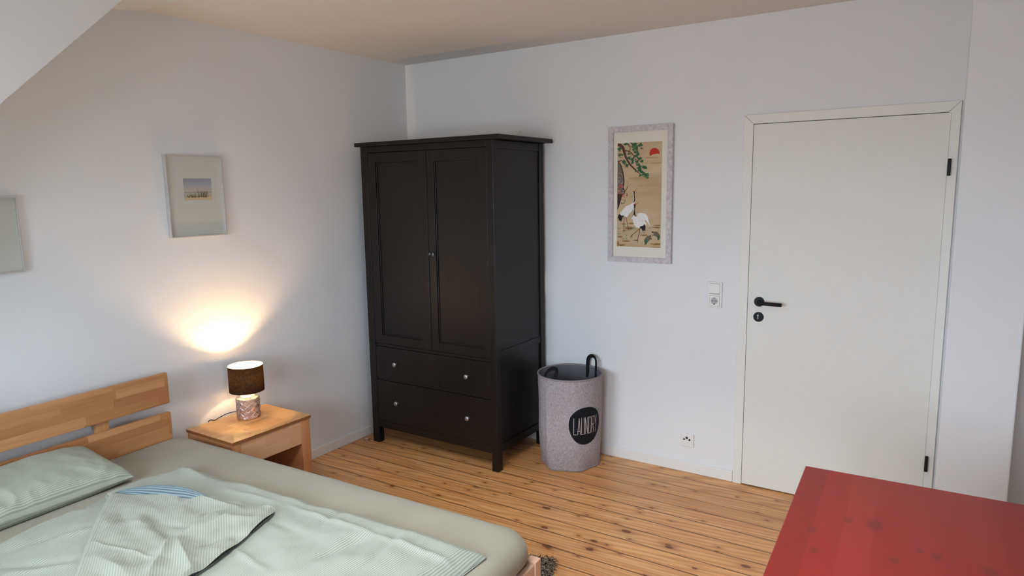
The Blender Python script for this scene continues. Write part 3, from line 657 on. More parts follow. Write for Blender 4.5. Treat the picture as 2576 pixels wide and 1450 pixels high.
for (x, z, r_) in ((2.2060, 1.0350, 0.0028), (2.2250, 1.0350, 0.0028), (2.2155, 1.0170, 0.0034), (2.2155, 1.0525, 0.0022)): disc(q, x, z, -0.0122, -0.0127, r_, 14, 0.0001)
disc(q, 2.2155, 1.0350, -0.0122, -0.0126, 0.0016, 10, 0.0001); q.done('contact', m_hole, so)
OT = (2.078, 0, 0.196); tv = thing('antenna_outlet', 'small square white outlet with three dark holes above the baseboard', 'wall outlet', OT)
q = M(OT); q.box(2.0380, 2.1185, -0.010, 0.0, 0.156, 0.2345, 0.004, 3); q.done('plate', m_plastic, tv)
q = M(OT); q.box(2.0505, 2.1060, -0.0122, -0.0095, 0.168, 0.2235, 0.001); cp = q.done('cover', m_plastic, tv)
for (x, z, r_) in ((2.0780, 0.2105, 0.0078), (2.0620, 0.2000, 0.0062), (2.0940, 0.2000, 0.0062)):
    q = M(OT); disc(q, x, z, -0.0121, -0.0128, r_, 20, 0.0002); q.done('connector', m_hole if x > 2.09 else plain('connector_grey', rgb(66, 66, 74), 0.4), cp)

# ------------------------------------------------------------------ laundry basket
BX, BY = 1.412, -0.212; OB = (BX, BY, 0); BZ = 0.562
bk = thing('laundry_basket', 'round grey felt laundry basket with black handles and LAUNDRY print', 'laundry basket', OB)
def brad(z, a):
    t = z/BZ
    r_ = 0.182+0.013*t+0.0035*math.sin(3*a+6*t)*(1-t)+0.003*math.sin(7*a+1.0+3*t)*(1-t)
    # soft polygonal foot
    k = max(0, 1-t*5); r_ -= k*0.012*(0.5+0.5*math.cos(6*a+1.1))+k*k*0.006
    # vertical side fold
    for a0, am, wd_ in ((-1.86, 0.013, 0.045), (-1.74, -0.006, 0.09), (-1.30, -0.004, 0.12), (0.5, 0.005, 0.12), (1.9, 0.005, 0.1), (3.0, -0.005, 0.15)):
        d = (a-a0+PI) % (2*PI)-PI; r_ += am*math.exp(-(d/wd_)**2)*math.sin(PI*min(1, max(0, t*1.02)))
    r_ += 0.0035*noise.noise(Vector((math.cos(a)*3, math.sin(a)*3, z*9)))*math.sin(PI*t)
    return r_
q = M(OB); prof = [(1, 0.002)]+[(1, BZ*k/30) for k in range(1, 31)]
q.caps = False; q.lathe(prof, (BX, BY, 0), 96, lambda r_, z, a: (brad(z, a), z))
q.lathe([(1, 0.002), (0, 0.002)], (BX, BY, 0), 96, lambda r_, z, a: (brad(0.002, a) if r_ else 0.0005, z)); q.done('body', m_basket, bk, True)
q = M(OB); q.caps = False; q.lathe([(1, BZ-0.003)]+[(1, BZ-0.003-(BZ-0.02)*k/16) for k in range(1, 17)]+[(0, 0.017)], (BX, BY, 0), 120,
    lambda r_, z, a: (max(0.0005, r_*(brad(z, a)-0.006-0.004*(1-z/BZ)*4*(0.5+0.5*math.sin(17*a+3*math.sin(3*a)))-0.006*abs(math.sin(5*a))*(1-z/BZ))), z))
q.done('liner', m_liner, bk, True)
q = M(OB); ring = [(BX+(brad(BZ, 2*PI*k/72)-0.001)*math.cos(2*PI*k/72), BY+(brad(BZ, 2*PI*k/72)-0.001)*math.sin(2*PI*k/72), BZ) for k in range(73)]
q.tube(ring, 0.0052, 8, False, up=(0, 0, 1)); q.done('rim', m_rimtape, bk)
q = M(OB); ring = [(BX+(brad(0.004, 2*PI*k/96)+0.0005)*math.cos(2*PI*k/96), BY+(brad(0.004, 2*PI*k/96)+0.0005)*math.sin(2*PI*k/96), 0.0045) for k in range(97)]
q.tube(ring, 0.0035, 6, False, up=(0, 0, 1)); q.done('base_seam', m_rimtape, bk)
def handle(az, lean, hgt, half):
    q = M(OB); pts = []; wd_ = []
    rad = brad(BZ, az)-0.012; cdir = Vector((math.cos(az), math.sin(az), 0)); tdir = Vector((-math.sin(az), math.cos(az), 0)); c0 = Vector((BX, BY, BZ))+cdir*rad
    for s_ in (-1,):
        pts.append(c0-tdir*half+Vector((0, 0, -0.07)))
    for k in range(0, 17):
        t = PI*k/16; pts.append(c0-tdir*half*math.cos(t)*(1+0.25*math.sin(t))+Vector((0, 0, hgt*math.sin(t)**0.7 if math.sin(t) > 0 else 0))+cdir*lean*math.sin(t))
    pts.append(c0+tdir*half+Vector((0, 0, -0.07)))
    wds = []
    for i, p in enumerate(pts):
        d = (pts[min(i+1, len(pts)-1)]-pts[max(i-1, 0)]).normalized(); wds.append(d.cross(cdir)+cdir*0.35)
    q.strap(pts, wds, 0.023, 0.003); q.done('handle', m_strap, bk)
handle(math.radians(70), 0.006, 0.072, 0.036); handle(math.radians(-104), -0.050, 0.050, 0.036)
# badge and lettering follow the cylinder; s = arc length, z = height
AZB = math.radians(-31.5); ZB = 0.288
def cyl(s_, z, lift):
    a = AZB+s_/0.19; r_ = brad(z, a)+lift; return Vector((BX+r_*math.cos(a), BY+r_*math.sin(a), z))
def cyl_poly(q, pts, lift):
    # fan of small quads so the shape hugs the curved wall
    n = len(pts); cx = sum(p[0] for p in pts)/n; cz = sum(p[1] for p in pts)/n; R = 12
    V = [[q.bm.verts.new(cyl(cx+(p[0]-cx)*k/R, cz+(p[1]-cz)*k/R, lift)) for p in pts] for k in range(1, R+1)]
    c_ = q.bm.verts.new(cyl(cx, cz, lift))
    for i in range(n): q.bm.faces.new((c_, V[0][i], V[0][(i+1) % n])).smooth = True
    for k in range(R-1):
        for i in range(n): q.bm.faces.new((V[k][i], V[k][(i+1) % n], V[k+1][(i+1) % n], V[k+1][i])).smooth = True
bp = []
for k in range(64):
    t = 2*PI*k/64; r_ = 0.1125*(1+0.035*math.cos(3*t-1.0)-0.02*math.cos(2*t+0.6)); bp.append((r_*math.cos(t), ZB+r_*math.sin(t)))
q = M(OB); cyl_poly(q, bp, 0.0012); badge = q.done('badge', m_print_black, bk)
LH, LW, PI_ = 0.100, 0.0165, 0.0236
GL = {'L': [[(0, 1), (0, 0), (1, 0)]], 'A': [[(0, 0), (0.5, 1), (1, 0)], [(0.2, 0.2), (0.8, 0.2)]], 'U': [[(0, 1), (0, 0), (1, 0), (1, 1)]], 'N': [[(0, 0), (0, 1), (1, 0), (1, 1)]],
      'D': [[(0, 0), (0, 1), (0.8, 1), (1, 0.92), (1, 0.08), (0.8, 0), (0, 0)]], 'R': [[(0, 0), (0, 1), (0.85, 1), (1, 0.93), (1, 0.6), (0.85, 0.52), (0, 0.52)], [(0.35, 0.52), (1, 0)]],
      'Y': [[(0, 1), (0.5, 0.48), (1, 1)], [(0.5, 0.48), (0.5, 0)]]}
q = M(OB); s0 = -3.5*PI_+0.0036; sw_ = 0.0036
for i, ch in enumerate('LAUNDRY'):
    for pl in GL[ch]:
        pl = [(s0+i*PI_+x*LW, ZB-0.055+0.004+y*LH) for x, y in pl]
        for a, b_ in zip(pl[:-1], pl[1:]):
            dx, dz = b_[0]-a[0], b_[1]-a[1]; l = math.hypot(dx, dz); nx, nz = -dz/l*sw_/2, dx/l*sw_/2; ex, ez = dx/l*sw_/2, dz/l*sw_/2
            N = max(1, int(l/0.006)); A = []; B = []
            for k in range(N+1):
                x, z = a[0]-ex+(dx+2*ex)*k/N, a[1]-ez+(dz+2*ez)*k/N
                A.append(q.bm.verts.new(cyl(x+nx, z+nz, 0.0020))); B.append(q.bm.verts.new(cyl(x-nx, z-nz, 0.0020)))
            for k in range(N): q.bm.faces.new((A[k], A[k+1], B[k+1], B[k]))
q.done('lettering', m_letter, badge)

# ------------------------------------------------------------------ nightstand
NX0, NX1, NY0, NY1, NZ = 0.055, 0.437, -1.856, -1.370, 0.470
ON = ((NX0+NX1)/2, (NY0+NY1)/2, 0)
ns = thing('nightstand', 'beech nightstand with one drawer between bed and wardrobe', 'nightstand', ON)
q = M(ON); q.box(NX0, NX1, NY0, NY1, NZ-0.016, NZ, 0.0018)
for f in q.bm.faces:
    f.normal_update()
    if f.normal.z < 0.5: f.material_index = 1
m_nt_edge = plain('nightstand_edge_brown', rgb(128, 80, 44), 0.45, 0.3, var=0.12, vs=60)  # darker brown on the sides and underside of the top board
q.done('top_board', [m_nt_top, m_nt_edge], ns, recalc=False)
for (y0, y1) in ((NY0+0.004, NY0+0.050), (NY1-0.062, NY1-0.006)):
    q = M(ON); q.box(NX0+0.004, NX1-0.006, y0, y1, 0.0, NZ-0.0165, 0.002); q.done('side', m_nt_z, ns)
q = M(ON); q.box(NX0+0.004, NX0+0.018, NY0+0.050, NY1-0.062, 0.06, NZ-0.017); q.done('back', m_nt_z, ns)
q = M(ON); q.box(NX0+0.02, NX1-0.012, NY0+0.050, NY1-0.062, 0.085, 0.103, 0.001); q.done('shelf', m_nt_y, ns)
q = M(ON); q.box(NX1-0.028, NX1-0.0085, NY0+0.0515, NY1-0.0635, 0.325, NZ-0.019, 0.0015); q.box(NX0+0.03, NX1-0.028, NY0+0.056, NY1-0.068, 0.335, NZ-0.04); q.done('drawer', m_nt_y, ns)

# ------------------------------------------------------------------ table lamp
LX, LY, LZ = 0.172, -1.566, NZ; OL = (LX, LY, LZ)
lp = thing('table_lamp', 'small lit lamp with dark drum shade and pink glass base', 'lamp', OL)
n = NT('smoky_pink_glass', 0.08, 0.6); n.n.remove(n.b)
sz = n.new('ShaderNodeSeparateXYZ', i_0=n.co()).outputs[2]
tint = n.ramp(n.math('DIVIDE', sz, 0.118), [(0.0, (0.80, 0.42, 0.27, 1)), (0.35, (0.82, 0.55, 0.45, 1)), (0.7, (0.80, 0.72, 0.70, 1)), (1.0, (0.82, 0.79, 0.78, 1))])
dif = n.new('ShaderNodeBsdfDiffuse', i_Color=n.mix(0.55, tint, (0.05, 0.03, 0.02, 1))); lw = n.new('ShaderNodeLayerWeight', i_Blend=0.35).outputs['Facing']; tint2 = n.mix(n.math('MULTIPLY', lw, 0.85), n.mix(0.35, tint, (1, 1, 1, 1)), (0.16, 0.10, 0.09, 1)); trn = n.new('ShaderNodeBsdfTransparent', i_Color=tint2); gls = n.new('ShaderNodeBsdfGlossy', i_Color=(0.95, 0.9, 0.88, 1), i_Roughness=0.12)
frs = n.new('ShaderNodeFresnel', i_IOR=1.55); m1 = n.new('ShaderNodeMixShader', i_0=0.72, i_1=dif.outputs[0], i_2=trn.outputs[0])
m2 = n.new('ShaderNodeMixShader', i_0=n.math('ADD', frs.outputs[0], 0.10), i_1=m1.outputs[0], i_2=gls.outputs[0]); n.l.new(m2.outputs[0], n.n['Material Output'].inputs[0]); m_glass = n.m
def gfn(r_, z, a):
    if r_ < 0.055: return r_, z
    t = (z-0.004)/0.104; e = min(1, max(0, t*8), max(0, (1-t)*8)); k = 9
    A = abs(((a*k/(2*PI)+t*3.2) % 1)-0.5)*2; B = abs(((a*k/(2*PI)-t*3.2) % 1)-0.5)*2
    rg = max(1-(1-max(A, B))*7, 0)
    return r_-0.0042*(1-rg)*e-0.0012*math.cos(2*PI*t*3)*e*0.5, z
q = M(OL); pr = [(0.0005, 0.0015), (0.050, 0.0015), (0.0585, 0.004)]+[(0.0625, 0.006+0.102*k/56) for k in range(57)]+[(0.061, 0.112), (0.056, 0.1155), (0.030, 0.117), (0.0005, 0.117)]
q.caps = False; q.lathe(pr, (LX, LY, LZ), 216, gfn); q.done('glass_base', m_glass, lp)
m_brass = plain('pale_metal', (0.80, 0.72, 0.60, 1), 0.3, 0.5, 0.6)
m_whiteplastic = plain('socket_white', (0.78, 0.74, 0.68, 1), 0.5)
q = M(OL); q.lathe([(0.0005, 0.117), (0.036, 0.1172), (0.037, 0.1195), (0.012, 0.122), (0.012, 0.136), (0.019, 0.137), (0.019, 0.158), (0.0005, 0.158)], (LX, LY, LZ), 40); q.done('socket', m_whiteplastic, lp)
# bulb
n = NT('warm_bulb'); n.n.remove(n.b); em = n.new('ShaderNodeEmission', i_Color=(1.0, 0.66, 0.34, 1), i_Strength=BULB_STRENGTH); n.l.new(em.outputs[0], n.n['Material Output'].inputs[0])
q = M(OL); bc = 0.213; q.lathe([(0.0005, bc-0.001), (0.0213, bc-0.001), (0.0215, bc+0.001), (0.019, bc+0.010), (0.012, bc+0.018), (0.0005, bc+0.0215)], (LX, LY, LZ), 28); q.done('bulb', n.m, lp)
q = M(OL); q.lathe([(0.0005, bc-0.0335), (0.012, bc-0.0335), (0.0145, bc-0.018), (0.0195, bc-0.008), (0.0213, bc-0.0015), (0.0005, bc-0.0012)], (LX, LY, LZ), 28); q.done('bulb_base', m_whiteplastic, lp)
# drum shade: dark cloth, pale inside
n = NT('dark_shade_cloth', 0.9, 0.1); v = n.co(); wv = n.noise(n.mapp(v, (1, 1, 0.6)), 190, 4, 0.7, 1.0)
c = n.ramp(wv, [(0.38, (0.014, 0.009, 0.007, 1)), (0.62, (0.035, 0.022, 0.015, 1))]); n.col(c); n.bump(wv, 0.4, 0.001)
tl = n.new('ShaderNodeBsdfTranslucent', i_Color=n.ramp(wv, [(0.38, (0.003, 0.002, 0.001, 1)), (0.65, (0.022, 0.014, 0.008, 1))])); mxs = n.new('ShaderNodeMixShader', i_0=0.5, i_1=n.b.outputs[0], i_2=tl.outputs[0])
n.l.new(mxs.outputs[0], n.n['Material Output'].inputs[0]); m_shade = n.m
n = NT('shade_inner', 0.8, 0.2); n.col((0.85, 0.78, 0.66, 1)); tl = n.new('ShaderNodeBsdfTranslucent', i_Color=(0.75, 0.65, 0.5, 1)); mxs = n.new('ShaderNodeMixShader', i_0=0.35, i_1=n.b.outputs[0], i_2=tl.outputs[0])
n.l.new(mxs.outputs[0], n.n['Material Output'].inputs[0]); m_shin = n.m
SZ0, SZ1, SR = 0.149, 0.290, 0.0895
q = M(OL); q.mi = 0; q.lathe([(SR, SZ0), (SR, SZ1)], (LX, LY, LZ), 96) if False else None
q.caps = False
q.lathe([(SR, SZ0), (SR+0.0004, (SZ0+SZ1)/2), (SR, SZ1)], (LX, LY, LZ), 96); sh_ = q.done('lamp_shade', m_shade, lp)
q = M(OL); q.caps = False; q.lathe([(SR-0.0012, SZ0+0.0005), (SR-0.0012, SZ1-0.0005)], (LX, LY, LZ), 96); q.done('shade_lining', m_shin, sh_)
q = M(OL)
for k in range(3): a = 2*PI*k/3+0.4; q.tube([(LX+0.018*math.cos(a), LY+0.018*math.sin(a), LZ+0.157), (LX+(SR-0.001)*math.cos(a), LY+(SR-0.001)*math.sin(a), LZ+0.170)], 0.0011, 6)
q.done('shade_ring', m_brass, sh_)
q = M(OL); cp_ = [(LX-0.058, LY-0.020, LZ+0.026), (LX-0.075, LY-0.040, LZ+0.027), (LX-0.088, LY-0.075, LZ+0.024), (LX-0.096, LY-0.110, LZ+0.014), (LX-0.104, LY-0.135, LZ+0.004), (LX-0.128, LY-0.148, LZ+0.003), (LX-0.143, LY-0.150, LZ-0.03), (LX-0.150, LY-0.150, LZ-0.20), (LX-0.152, LY-0.150, LZ-0.40)]
def smooth_pts(p, k=5):
    p = [Vector(x) for x in p]; out = []
    for i in range(len(p)-1):
        a, b_, c_, d_ = p[max(i-1, 0)], p[i], p[i+1], p[min(i+2, len(p)-1)]
        for j in range(k):
            t = j/k; out.append(0.5*((2*b_)+(c_-a)*t+(2*a-5*b_+4*c_-d_)*t*t+(3*b_-a-3*c_+d_)*t**3))
    out.append(p[-1]); return out
q.tube(smooth_pts(cp_), 0.0024, 8); q.done('power_cord', m_black, lp)

# ------------------------------------------------------------------ bed
TH = math.radians(2.2); OBD = (0.065, -1.887, 0)
bd = thing('bed_frame', 'low beech bed frame with two-board slatted headboard', 'bed', OBD, TH)
q = M(); q.box(0.015, 0.037, -1.59, -0.070, 0.648, 0.802, 0.003); q.box(0.015, 0.037, -1.59, -0.070, 0.440, 0.602, 0.003); q.done('headboard', m_beech_y, bd)
for y in (-0.385, -1.29): q = M(); q.box(-0.020, 0.0148, y-0.026, y+0.026, 0.20, 0.78, 0.002); q.done('strut', m_beech_z, bd)
for (y0, y1) in ((-0.026, 0.0), (-1.66, -1.634)): q = M(); q.box(0.0, 2.036, y0, y1, 0.20, 0.352, 0.003); q.done('side_rail', m_beech_x, bd)
q = M(); q.box(0.0, 0.0148, -1.634, -0.026, 0.20, 0.352, 0.003); q.done('head_rail', m_beech_y, bd)
q = M(); q.box(2.047, 2.072, -1.622, -0.038, 0.20, 0.352, 0.003); q.done('foot_rail', m_pink, bd)
for (x0, y0) in ((2.036, -0.038), (2.036, -1.662), (0.0, -0.064), (0.0, -1.636)):
    q = M(); q.box(x0, x0+0.041, y0, y0+0.040, 0.0, 0.360 if x0 > 1 else 0.198, 0.003); q.done('leg', m_pink, bd)
q = M()
for k in range(14): x = 0.10+k*0.142; q.box(x, x+0.07, -1.633, -0.027, 0.232, 0.250)
q.done('slat_base', m_beech_y, bd)

# mattress in its fitted sheet
mt = M()
MX0, MX1, MY0, MY1 = 0.040, 2.079, -1.655, -0.008
def rrect(d, z, extra=None):
    pts = []; cr_ = max(0.02, 0.125-d*0.6)
    x0, x1, y0, y1 = MX0+d*0.4, MX1-d, MY0+d, MY1-d
    ns_, nc = 34, 12
    cs = [(x1-cr_, y1-cr_, 0), (x0+cr_*0.5, y1-cr_*0.5, PI/2), (x0+cr_*0.5, y0+cr_*0.5, PI), (x1-cr_, y0+cr_, 1.5*PI)]
    rad = [cr_, cr_*0.5, cr_*0.5, cr_]
    for i in range(4):
        cx, cy, a0 = cs[i]; R = rad[i]
        arc = [(cx+R*math.cos(a0+PI/2*k/nc), cy+R*math.sin(a0+PI/2*k/nc)) for k in range(nc+1)]
        pts += arc
        nx, ny, na = cs[(i+1) % 4]; Rn = rad[(i+1) % 4]; e = (nx+Rn*math.cos(na), ny+Rn*math.sin(na)); s_ = arc[-1]
        pts += [(s_[0]+(e[0]-s_[0])*k/ns_, s_[1]+(e[1]-s_[1])*k/ns_) for k in range(1, ns_)]
    out = []
    for (x, y) in pts:
        t = max(0, min(1, (0.45-z)/0.1)); wv_ = noise.noise(Vector((x*4, y*4, z*3)))*0.004*t
        near = math.exp(-(((x-MX1)/0.18)**2+((y-MY1)/0.5)**2)); fold = math.sin((x*0.4-y)*70+z*35)*0.006*near*t
        dx, dy = x-1.05, y+0.83; l = math.hypot(dx, dy)
        zz = z+0.0022*noise.noise(Vector((x*5, y*5, 1)))*(1 if z > 0.45 else 0)
        out.append((x+(wv_+fold)*dx/l, y+(wv_+fold)*dy/l, zz))
    return out
LV = [(0.045, 0.252), (0.042, 0.300), (0.038, 0.345), (0.022, 0.362), (0.010, 0.376), (0.003, 0.392), (0.0, 0.408), (0.001, 0.425), (0.006, 0.441), (0.015, 0.455), (0.030, 0.466), (0.052, 0.473), (0.085, 0.476), (0.16, 0.477), (0.30, 0.477), (0.5, 0.477), (0.7, 0.477), (0.80, 0.477)]
rings = [[mt.bm.verts.new(p) for p in rrect(d, z)] for d, z in LV]
for A, B in zip(rings[:-1], rings[1:]):
    for k in range(len(A)):
        f = mt.bm.faces.new((A[k], A[(k+1) % len(A)], B[(k+1) % len(A)], B[k])); f.smooth = True
mt.bm.faces.new(rings[0]); f = mt.bm.faces.new(rings[-1]); f.smooth = True
mo = mt.done('mattress', m_sheet, None); mo.location = OBD; mo.rotation_euler = (0, 0, TH)
tag(mo, 'thick mattress in a plain grey-green fitted sheet on the bed', 'mattress')

# ------------------------------------------------------------------ duvet
def interp(tab, t):
    if t <= tab[0][0]: return tab[0][1]
    for (a, b_), (c_, d_) in zip(tab[:-1], tab[1:]):
        if t <= c_: return b_+(d_-b_)*(t-a)/(c_-a)
    return tab[-1][1]
def creases(x, y, L):
    h_ = 0
    for (x0, y0, x1, y1, wd_, am) in L:
        dx, dy = x1-x0, y1-y0; l2 = dx*dx+dy*dy; t = ((x-x0)*dx+(y-y0)*dy)/l2; tc = min(1, max(0, t))
        px, py = x0+dx*tc, y0+dy*tc; d = math.hypot(x-px, y-py)
        tap = 0.35+0.65*math.sin(PI*tc) if 0 <= t <= 1 else 0.35
        if d < wd_*4: h_ += am*math.exp(-(d/wd_)**(1.25 if am > 0 else 1.7))*tap
    return h_
FAR = [(.535, -2.185), (.70, -2.156), (.83, -2.158), (1.05, -2.134), (1.34, -2.116), (1.45, -2.094), (1.585, -2.088), (1.87, -2.070), (2.09, -2.075)]
HEAD = [(-3.45, .68), (-2.894, .652), (-2.79, .632), (-2.68, .615), (-2.60, .650), (-2.564, .645), (-2.513, .598), (-2.49, .540), (-2.44, .549), (-2.372, .530), (-2.295, .555), (-2.234, .575), (-2.19, .54), (-2.17, .53)]
BASEC = [(1.313, -2.220, 1.714, -2.208, 0.012, 0.010), (1.714, -2.208, 2.051, -2.211, 0.012, 0.010), (1.714, -2.208, 1.676, -2.474, 0.020, -0.008), (1.486, -2.120, 1.521, -2.273, 0.020, -0.008),
    (0.647, -2.697, 0.690, -2.908, 0.020, 0.012), (0.835, -2.660, 0.753, -2.932, 0.020, -0.010), (1.028, -2.822, 0.841, -2.965, 0.020, -0.010), (1.391, -2.522, 1.597, -2.548, 0.012, 0.008),
    (0.748, -2.184, 0.981, -2.203, 0.020, -0.010), (0.605, -2.221, 0.818, -2.235, 0.020, 0.012), (1.253, -2.332, 1.517, -2.340, 0.020, -0.006), (0.975, -2.270, 1.263, -2.235, 0.020, 0.010),
    (1.796, -2.171, 1.857, -2.415, 0.020, -0.006), (0.823, -2.821, 0.901, -2.680, 0.020, 0.010), (0.911, -2.991, 1.053, -2.852, 0.015, 0.010)]
ODV = (1.35, -2.75, 0.478)
def duv(u, v, top=True):
    YN = -3.45; yh = -2.17+(YN+2.17)*v
    xh = interp(HEAD, yh); xf = 2.095-0.012*math.sin(v*9)
    x = xh+(xf-xh)*u; yf = interp(FAR, x); y = yf+(YN-yf)*v
    return x, y
def duv_z(u, v):
    x, y = duv(u, v)
    eu = min(u*1.5, (1-u)*1.5); ev = min(v*1.25, (1-v)*1.25); e = min(eu, ev)
    prof = min(1, max(0, e/0.055))**0.5
    h_ = 0.032*prof+0.012*(prof**3)+0.004*(0.2-abs(noise.noise(Vector((x*5+3, y*7, 4)))))*prof
    h_ += (0.010*noise.noise(Vector((x*3.5, y*3.5, 0.3)))+0.0075*noise.noise(Vector((x*9, y*7, 5)))+0.0030*noise.noise(Vector((x*24, y*18, 9))))*prof
    h_ += creases(x, y, BASEC)*prof*1.25+0.007*(0.18-abs(noise.noise(Vector((x*3.2+9, y*6.5, 1)))))*prof
    return 0.4805+max(0.0015, h_)
q = M(ODV); NU, NV = 210, 180
Vt = q.grid(NU, NV, lambda u, v: (*duv(u, v), duv_z(u, v)), lambda u, v: duv(u, v))
Vb = q.grid(4, 4, lambda u, v: (*duv(u, v), 0.4802), lambda u, v: duv(u, v), flip=True)
uvl = q.bm.loops.layers.uv.verify()
duvet = q.done('duvet', m_duvet, None, recalc=False); duvet.location = ODV
tag(duvet, 'pale green pinstriped duvet lying folded back over the bed', 'duvet')

# folded-over flap of the duvet
LE = [(.655, -2.545), (.700, -2.562), (.833, -2.665), (.979, -2.767), (1.066, -2.827), (1.17, -2.897), (1.34, -3.02), (1.50, -3.12)]
RE = [(1.305, -2.300), (1.330, -2.305), (1.387, -2.446), (1.432, -2.594), (1.46, -2.715), (1.485, -2.82), (1.52, -2.98), (1.56, -3.08)]
FLAPC = [(1.208, -2.391, 1.251, -2.611, 0.022, 0.024), (1.274, -2.424, 1.258, -2.548, 0.020, 0.016), (1.238, -2.631, 1.306, -2.712, 0.020, 0.022), (1.306, -2.712, 1.360, -2.780, 0.020, 0.016),
    (0.974, -2.560, 1.218, -2.619, 0.022, -0.016), (0.979, -2.400, 1.220, -2.372, 0.018, 0.012), (1.029, -2.769, 1.294, -2.719, 0.006, 0.006), (1.262, -2.628, 1.460, -2.700, 0.022, 0.018),
    (0.955, -2.650, 1.079, -2.609, 0.030, 0.010), (1.331, -2.595, 1.339, -2.515, 0.020, -0.012), (0.817, -2.593, 1.087, -2.667, 0.030, -0.008), (1.264, -2.464, 1.334, -2.388, 0.015, 0.012),
    (1.086, -2.571, 1.184, -2.545, 0.015, -0.010), (1.132, -2.815, 1.341, -2.817, 0.030, 0.012), (1.36, -2.50, 1.41, -2.47, 0.02, -0.008)]
def poly_at(P, t):
    f = t*(len(P)-1); i = min(int(f), len(P)-2); f -= i; a = P[max(i-1, 0)]; b_ = P[i]; c_ = P[i+1]; d_ = P[min(i+2, len(P)-1)]
    return tuple(0.5*(2*b_[k]+(c_[k]-a[k])*f+(2*a[k]-5*b_[k]+4*c_[k]-d_[k])*f*f+(3*b_[k]-a[k]-3*c_[k]+d_[k])*f**3) for k in (0, 1))
def flap_xy(u, v):
    a = poly_at(LE, v); b_ = poly_at(RE, v)
    x, y = a[0]+(b_[0]-a[0])*u, a[1]+(b_[1]-a[1])*u
    k = math.sin(PI*u)*max(0, 1-v*7)                    # the top edge bows up towards the pillow side
    return x-0.02*k, y+0.020*k
def base_z(x, y):
    return 0.524+0.007*noise.noise(Vector((x*3.5, y*3.5, 0.3)))
def flap_z(u, v):
    x, y = flap_xy(u, v); e = min(u*1.4, (1-u)*1.4, v*1.1, (1-v)*1.1)
    prof = min(1, max(0, e/0.035))**0.8
    h_ = 0.006+0.008*prof+creases(x, y, FLAPC)*1.35*(0.4+0.6*prof)+0.004
    h_ += (0.009*noise.noise(Vector((x*6, y*6, 3.3)))+0.0055*noise.noise(Vector((x*14, y*17, 7)))+0.0022*noise.noise(Vector((x*38, y*30, 2)))+0.006*(0.25-abs(noise.noise(Vector((x*8+3, y*11, 4))))))*(0.3+0.7*prof)
    h_ += 0.005*math.sin(v*34)*max(0, 1-(1-u)*14)        # rippled open hem
    return base_z(x, y)+0.010+max(0.004, h_)
c7, s7 = math.cos(0.95), math.sin(0.95)
def fuv(u, v):
    x, y = flap_xy(u, v); return (x*c7+y*s7, -x*s7+y*c7)
q = M(ODV); q.grid(170, 190, lambda u, v: (*flap_xy(u, v), flap_z(u, v)), fuv)
q.grid(60, 60, lambda u, v: (*flap_xy(u, v), base_z(*flap_xy(u, v))+0.004+0.0085*(1-min(1, min(u, 1-u, v, 1-v)/0.02))), fuv, flip=True)
fl = q.done('folded_flap', m_flap, duvet, recalc=False)
# striped inside of the fold, seen through the lens-shaped mouth
def lens(u, v):
    a = Vector((0.655, -2.530, 0.0)); b_ = Vector((1.13, -2.375, 0.0)); p = a.lerp(b_, u); nrm = Vector((-0.31, 0.95, 0))
    hgt = math.sin(PI*u)**0.8
    yoff = 0.052*hgt*(0.10+v)
    p = p+nrm*(yoff-0.004)
    return (p.x, p.y, base_z(p.x, p.y)+0.010+0.046*hgt*math.sin(v*2.5)+0.002)
q = M(ODV); q.grid(60, 14, lens, lambda u, v: (v*0.06+0.01*math.sin(u*3), u), flip=False); q.done('fold_lining', m_lining, duvet, recalc=True)

# ------------------------------------------------------------------ pillow
PC = Vector((0.322, -2.775, 0.478)); AP, BP = 0.190, 0.412
pil_rot = Matrix.Rotation(math.radians(9), 4, 'Y')
def pil(u, v, sgn):
    a, b_ = 2*u-1, 2*v-1
    x = AP*a*(1-0.05*(1-b_*b_)*abs(a)**3); y = BP*b_*(1-0.035*(1-a*a)*abs(b_)**3)
    e = max(0, (1-abs(a)**2.4)*(1-abs(b_)**3.2))
    z = (0.080 if sgn > 0 else 0.055)*e**0.40*sgn
    if sgn > 0:
        z += e**0.4*(0.006*noise.noise(Vector((x*9, y*7, 2)))+0.003*noise.noise(Vector((x*22, y*20, 5))))
        # gathers near the front corner and along the front seam
        z += 0.026*(0.3-abs(noise.noise(Vector((x*10+y*9, y*11-x*9, 3)))))*max(0, a-0.15)*(1-abs(a)**10)
        z += 0.009*(0.25-abs(noise.noise(Vector((x*7-y*5, y*7, 8)))))*e**0.5
        z += 0.004*math.sin((x+y)*85)*max(0, abs(a)*abs(b_)-0.3)*e**0.3
    p = pil_rot @ Vector((x, y, z)); return (PC.x+p.x, PC.y+p.y, PC.z+0.055+max(-0.0545, p.z))
q = M((PC.x, PC.y, 0.478)); q.grid(90, 130, lambda u, v: pil(u, v, 1), lambda u, v: (u*0.44, v*0.85)); q.grid(60, 80, lambda u, v: pil(u, v, -1), lambda u, v: (u*0.44, v*0.85), flip=True)
po = q.done('pillow', m_pillow, None, recalc=False); po.location = (PC.x, PC.y, 0.478); po.rotation_euler = (0, 0, TH)
tag(po, 'green pinstriped pillow leaning against the headboard', 'pillow')

